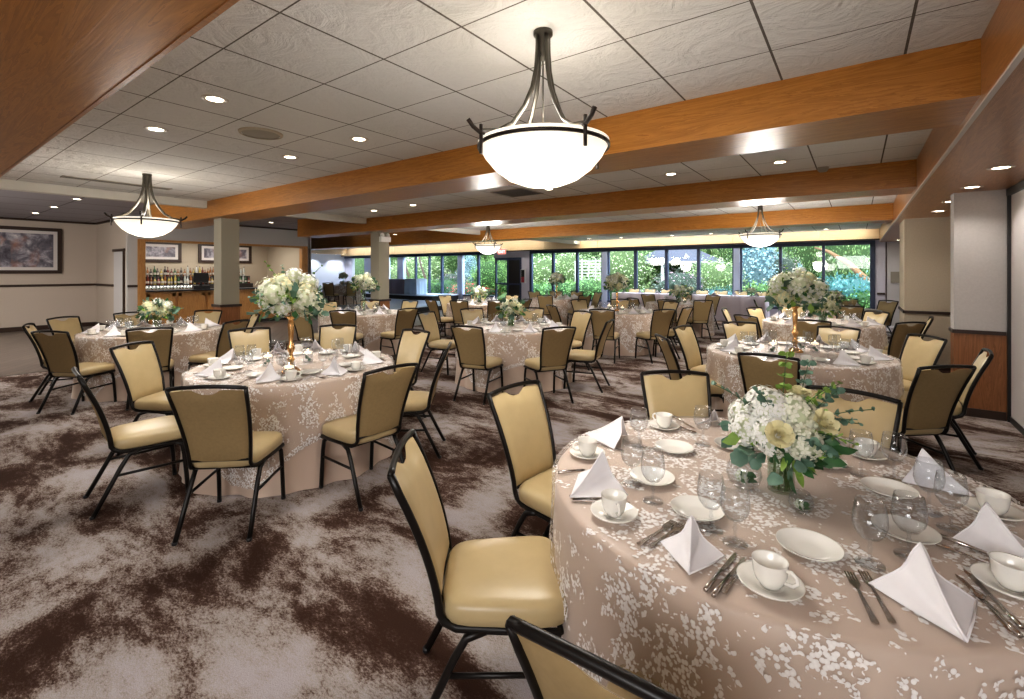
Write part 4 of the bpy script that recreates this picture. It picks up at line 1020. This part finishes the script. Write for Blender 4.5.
# ------------------------------------------------------------------ draped long tables
def draped(name, x0, x1, y0, y1, h, m, lab, z0=0, cat='table'):
    v = []; f = []; per = []
    n = 160; W, D = x1-x0, y1-y0; q = random.Random(int(abs(x0)*10))
    P_ = 2*(W+D)
    for i in range(n):
        s = P_*i/n
        if s < W: p = (x0+s, y0, 0, -1)
        elif s < W+D: p = (x1, y0+s-W, 1, 0)
        elif s < 2*W+D: p = (x1-(s-W-D), y1, 0, 1)
        else: p = (x0, y1-(s-2*W-D), -1, 0)
        per.append((p, .022*math.sin(s*14+1.2*math.sin(s*3))+.01*math.sin(s*31)))
    for k, (z, am) in enumerate(((h, 0), (h-.01, .1), (h-.3, .6), (.01, 1.2))):
        for (x, y, nx, ny), w in per: v.append((x+nx*(w*am+.01*k), y+ny*(w*am+.01*k), z+z0))
    for k in range(3):
        for i in range(n): f.append((k*n+i, k*n+(i+1) % n, (k+1)*n+(i+1) % n, (k+1)*n+i))
    f.append(tuple(range(n)))
    o = link(name, MB().add(v, f).mesh(name, m)); tag(o, lab, cat); return o
hx0, hx1 = atY(614, 16.2), atY(767, 16.2)-.02
hm = (hx0+hx1)/2
draped('draped_table', hx0, hm-.05, 16.0, 16.7, .80, M['white_drape'], 'long white draped head table under the windows, left one')
draped('draped_table', hm+.05, hx1, 16.0, 16.7, .80, M['white_drape'], 'long white draped head table under the windows, right one')
a, b = atY(383, 16.0), atY(404, 16.0)
draped('draped_table', a, b, 16.0, 16.7, .76, M['grey_drape'], 'grey draped table on the stage at far left', .42)
draped('draped_table', b+.05, atY(416, 16.0), 16.0, 16.7, .78, plain('pale_blue_drape', (.5, .62, .74), .8), 'pale sheer draped table on the stage beside the grey one', .42)
for k in range(8):
    x = hx0+.3+k*(hx1-hx0-.6)/7
    place('chair', make_chair, (x, 17.06, 0), PI, 'tan chair behind the white head tables, number %s from left' % ('one', 'two', 'three', 'four', 'five', 'six', 'seven', 'eight')[k], 'chair', 'chairs behind the head tables')
    for j, dx in enumerate((-.14, .14)): ware('goblet', x+dx, 16.35, 0, 'on head table, %s one before chair %s from left' % (('left', 'right')[j], ('one', 'two', 'three', 'four', 'five', 'six', 'seven', 'eight')[k]), .801)
    ware('napkin', x, 16.45, PI, 'on the head table before chair %s from left' % ('one', 'two', 'three', 'four', 'five', 'six', 'seven', 'eight')[k], .801)
for px, l in ((690, 'left'), (751, 'right')):
    place('bq_lo', low_bouquet(), (atY(px, 16.3), 16.3, .80), 1, 'low white bouquet on the %s head table' % l, 'flower arrangement', 'white and green wedding bouquets', .8)

# ------------------------------------------------------------------ garden
S('ground', plain('lawn', (.10, .17, .05), .9, noise=.3, nscale=3), (-60, 25, YW+.2, 70, -.35, -.05))
def bush_mesh(name, leafm, flm, nl, nf, shape, seed, size=.085, asp=1.0):
    q = random.Random(seed); mb = MB()
    # dark uneven core
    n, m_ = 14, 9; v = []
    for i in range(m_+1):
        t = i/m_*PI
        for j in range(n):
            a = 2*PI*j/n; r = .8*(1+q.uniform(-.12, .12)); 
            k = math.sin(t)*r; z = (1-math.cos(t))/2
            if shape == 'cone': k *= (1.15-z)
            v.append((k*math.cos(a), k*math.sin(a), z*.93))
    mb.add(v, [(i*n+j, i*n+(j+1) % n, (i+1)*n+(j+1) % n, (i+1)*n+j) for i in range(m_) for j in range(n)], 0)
    for i in range(nl+nf):
        z = q.uniform(-1, 1); a = q.uniform(0, 2*PI); s = math.sqrt(1-z*z); rr = q.uniform(.78, 1.04)+.10*math.sin(5*a)*math.sin(4*z*2)
        zz = (z+1)/2; k = s*rr*(1.15-zz if shape == 'cone' else 1)
        c = Vector((k*math.cos(a), k*math.sin(a), .03+zz*rr*.97)); d = Vector((q.gauss(0, 1), q.gauss(0, 1), q.gauss(0, 1)+.3)).normalized(); t = d.orthogonal().normalized(); sz = size*q.uniform(.6, 1.3)
        mi = 1 if i < nl*.5 else 2 if i < nl else 3
        d.z /= asp; t.z /= asp; mb.add([c, c+d*sz*.5+t*sz*.3, c+d*sz, c+d*sz*.5-t*sz*.3], [(0, 1, 2, 3)], mi, False)
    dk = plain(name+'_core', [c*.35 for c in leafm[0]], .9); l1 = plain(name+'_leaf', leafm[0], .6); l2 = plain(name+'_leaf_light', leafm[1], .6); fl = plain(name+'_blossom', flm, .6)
    return mb.mesh(name, [dk, l1, l2, fl])
BK = {
 'green': ('green_shrub', ((.10, .24, .06), (.24, .42, .12)), (.2, .35, .1), 2600, 0, 'round', 'dark green leafy shrub'),
 'lime': ('lime_shrub', ((.30, .46, .18), (.48, .62, .30)), (.85, .88, .70), 2300, 600, 'round', 'pale green shrub with cream blossom'),
 'blue': ('blue_spruce', ((.22, .38, .42), (.42, .58, .62)), (.5, .6, .6), 2800, 0, 'cone', 'blue green spruce'),
 'red': ('red_flowering_shrub', ((.08, .18, .06), (.16, .32, .10)), (.85, .07, .10), 1200, 800, 'round', 'shrub covered in red flowers'),
 'pink': ('pink_flowering_shrub', ((.12, .18, .13), (.24, .28, .22)), (.70, .45, .55), 2200, 350, 'round', 'dark shrub with pink flowers'),
 'teal': ('creeping_juniper', ((.12, .34, .32), (.26, .50, .48)), (.1, .3, .3), 2600, 0, 'round', 'teal spreading juniper'),
 'tree': ('leafy_tree', ((.18, .34, .12), (.38, .55, .22)), (.7, .8, .5), 5200, 300, 'round', 'tall leafy tree crown'),
}
BMS = {}
def bmesh_for(kind, asp):
    a = 1.0 if asp < 1.35 else 2.0
    if (kind, a) not in BMS:
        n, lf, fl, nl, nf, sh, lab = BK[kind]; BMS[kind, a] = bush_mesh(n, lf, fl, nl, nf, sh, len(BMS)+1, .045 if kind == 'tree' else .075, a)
    return BMS[kind, a]
pane_i = lambda px: min(range(len(panes)), key=lambda i: abs((panes[i][0]+panes[i][1])/2-px))
ordw = ['first', 'second', 'third', 'fourth', 'fifth', 'sixth', 'seventh', 'eighth', 'ninth', 'tenth']
def panetxt(px):
    i = pane_i(px)
    return ('%s pane left of the exit door' % ordw[7-i]) if i < 8 else ('%s pane right of the exit door' % ordw[i-8])
def bush(kind, px, Y, w, h, z=-.06):
    lab = BK[kind][6]; me = bmesh_for(kind, h/w); x = atY(px, Y)
    o = link(me.name, me, None, (x, Y, z), rnd.uniform(0, 6)); o.scale = (w, w, h)
    base = '%s behind the %s' % (lab, panetxt(px)); k = base; 
    i = 0
    while k in USED: i += 1; k = base + (', farther', ', smaller', ', deeper', ', hazier', ', dimmest', ', faintest', ', hindmost', ', last')[i-1]
    tag(o, k, 'tree' if kind in ('tree', 'blue') else 'shrub', 'shrubs and trees in the garden'); return o
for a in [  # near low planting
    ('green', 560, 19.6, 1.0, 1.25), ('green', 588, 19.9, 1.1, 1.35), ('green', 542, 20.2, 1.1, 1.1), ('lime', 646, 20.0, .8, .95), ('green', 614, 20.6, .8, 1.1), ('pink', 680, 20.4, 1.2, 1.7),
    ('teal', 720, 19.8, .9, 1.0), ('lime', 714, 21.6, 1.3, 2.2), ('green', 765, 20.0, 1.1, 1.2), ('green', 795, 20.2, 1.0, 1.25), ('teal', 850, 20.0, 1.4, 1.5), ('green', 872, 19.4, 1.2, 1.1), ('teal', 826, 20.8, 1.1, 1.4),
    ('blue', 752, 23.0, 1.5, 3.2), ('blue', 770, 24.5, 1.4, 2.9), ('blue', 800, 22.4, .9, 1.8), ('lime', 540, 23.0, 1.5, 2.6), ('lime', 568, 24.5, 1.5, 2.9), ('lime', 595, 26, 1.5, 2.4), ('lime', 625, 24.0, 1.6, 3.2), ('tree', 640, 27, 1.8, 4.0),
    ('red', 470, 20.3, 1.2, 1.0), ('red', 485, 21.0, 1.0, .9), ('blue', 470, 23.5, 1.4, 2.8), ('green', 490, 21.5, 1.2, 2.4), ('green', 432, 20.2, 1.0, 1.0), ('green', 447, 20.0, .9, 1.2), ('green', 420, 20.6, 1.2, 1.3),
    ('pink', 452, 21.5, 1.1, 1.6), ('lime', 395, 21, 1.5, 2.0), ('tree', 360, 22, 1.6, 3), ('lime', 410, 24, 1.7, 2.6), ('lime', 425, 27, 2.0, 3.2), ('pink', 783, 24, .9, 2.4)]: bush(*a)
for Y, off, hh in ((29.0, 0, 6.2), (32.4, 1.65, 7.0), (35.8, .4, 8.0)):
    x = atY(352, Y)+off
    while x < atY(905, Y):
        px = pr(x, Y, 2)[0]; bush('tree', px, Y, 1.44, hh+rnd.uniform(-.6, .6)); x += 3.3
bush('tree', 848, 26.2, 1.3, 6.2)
# leaning tree trunk
t0 = Vector((atY(875, 21.5), 21.5, 1.0)); t1 = Vector((atY(815, 24), 24.0, 2.6))
tag(link('leaning_trunk', MB().tube([t0+Vector((.5, 0, -1)), t0, t0.lerp(t1, .4)+Vector((0, 0, .25)), t0.lerp(t1, .75)+Vector((0, 0, .2)), t1], [.14, .12, .10, .07, .04], 8).mesh('leaning_trunk', plain('trunk_bark', (.28, .16, .08), .9, noise=.2))), 'brown leaning tree limb in the garden behind the rightmost window', 'tree')
for px in (408, 424): 
    x = atY(px, 20.5); tag(link('slanted_trunk', MB().tube([(x+.6, 20.5, -.1), (x+.2, 20.5, 1.0), (x-.4, 20.6, 2.0), (x-.8, 20.7, 3.0)], [.09, .08, .06, .05], 8).mesh('slanted_trunk', plain('grey_bark', (.14, .10, .08), .9))), '%s slanting bare tree trunk behind the far left windows' % ('left' if px < 415 else 'right'), 'tree')
# gazebo
gx = atY(676, 26); t = empty('garden_gazebo', (gx, 26, -.05)); tag(t, 'white post gazebo with grey shingled roof in the garden', 'gazebo')
mb = MB(); n = 8; Rg = 2.2
v = [(Rg*1.12*math.cos(2*PI*k/n), Rg*1.12*math.sin(2*PI*k/n), 2.15) for k in range(n)]+[(0, 0, 3.35)]
mb.add(v, [(k, (k+1) % n, n) for k in range(n)], 0, False); link('roof', mb.mesh('roof', plain('grey_shingle', (.11, .12, .16), .9, noise=.2, nscale=12)), t)
mb = MB()
for k in range(n):
    a, b = 2*PI*k/n, 2*PI*(k+1)/n
    mb.tube([(Rg*1.1*math.cos(a), Rg*1.1*math.sin(a), 2.08), (Rg*1.1*math.cos(b), Rg*1.1*math.sin(b), 2.08)], .08, 4)
link('eave', mb.mesh('eave', M['white']), t)
for k in range(n):
    a = 2*PI*k/n; c, s = math.cos(a), math.sin(a); mb = MB().tube([(Rg*c, Rg*s, 0), (Rg*c, Rg*s, 2.1)], .08, 6)
    e = Vector((-s, c, 0)); p = Vector((Rg*c, Rg*s, 1.7)); mb.tube([p, p+e*.12+Vector((0, 0, .22)), p+e*.35+Vector((0, 0, .38))], .035, 5)
    link('post', mb.mesh('post', M['white']), t)
# white trellis
x = atY(588, 22.5); t = empty('white_trellis', (x, 22.5, -.05)); tag(t, 'white garden trellis among pale shrubs right of the exit', 'trellis')
mb = MB()
for k in range(5): mb.box(-.8+k*.4, -.74+k*.4, 0, .05, 0, 2.2+.1*(k % 2))
link('posts', mb.mesh('posts', M['white']), t); mb = MB()
for k in range(7): mb.box(-.8, .86, .05, .08, 1.2+.16*k, 1.24+.16*k)
link('slats', mb.mesh('slats', M['white']), t)

# ------------------------------------------------------------------ light
w = bpy.data.worlds.new('sky'); bpy.context.scene.world = w; w.use_nodes = True
nt = w.node_tree; bg = nt.nodes['Background']
st = nt.nodes.new('ShaderNodeTexSky'); st.sky_type = 'HOSEK_WILKIE'; st.turbidity = 5; st.sun_direction = (.3, -.5, .8)
mx = mixc(nt, .6, st.outputs[0], (.75, .85, 1.0)); nt.links.new(mx, bg.inputs[0]); bg.inputs[1].default_value = 4.0
light('sun', 'SUN', (0, 30, 20), 3.0, (1, .95, .85), angle=.2, rot=(math.radians(35), math.radians(15), 0))
light('daylight_window', 'AREA', (-10, YW+.9, 3.9), 3600, (.70, .82, 1), size=22, size_y=1.6, shape='RECTANGLE', rot=(math.radians(-60), 0, 0))
light('window_wash', 'AREA', (-4.5, YW-.75, 2.79), 38, (1, .93, .80), size=9.5, size_y=.08, shape='RECTANGLE', rot=(math.radians(50), 0, 0))
light('window_wash_left', 'AREA', (-18, YW-.75, 2.9), 38, (1, .93, .80), size=14, size_y=.08, shape='RECTANGLE', rot=(math.radians(50), 0, 0))
for y in (12.4, 13.8, 15.2): light('wall_wash', 'SPOT', (-25.0, y, 2.58), 110, (.80, .88, 1), spot_size=1.8, spot_blend=.8, rot=(0, math.radians(-20), 0))
light('room_fill', 'AREA', (.2, -2.4, 2.3), 95, (1, .98, .97), size=3.0, size_y=1.2, shape='RECTANGLE', rot=(math.radians(62), 0, math.radians(25)))
light('side_fill', 'AREA', (-12.2, -1.5, 2.7), 320, (1, .95, .88), size=3, size_y=2, shape='RECTANGLE', rot=(math.radians(40), 0, math.radians(10)))
sc = bpy.context.scene
sc.view_settings.view_transform = 'Standard'; sc.view_settings.look = 'Medium High Contrast'; sc.view_settings.exposure = 0.45
cy = sc.cycles; cy.use_denoising = True; cy.max_bounces = 8; cy.diffuse_bounces = 4; cy.glossy_bounces = 3; cy.transparent_max_bounces = 14; cy.transmission_bounces = 4
cy.sample_clamp_indirect = 6; cy.caustics_reflective = False; cy.caustics_refractive = False
D = {k: v for k, v in USED.items() if len(v) > 1}
print('DUP LABELS', len(D), [(k, len(v)) for k, v in list(D.items())[:12]])
print('LONG', [k for k in USED if len(k.split()) > 16][:8], 'SHORT', [k for k in USED if len(k.split()) < 4])
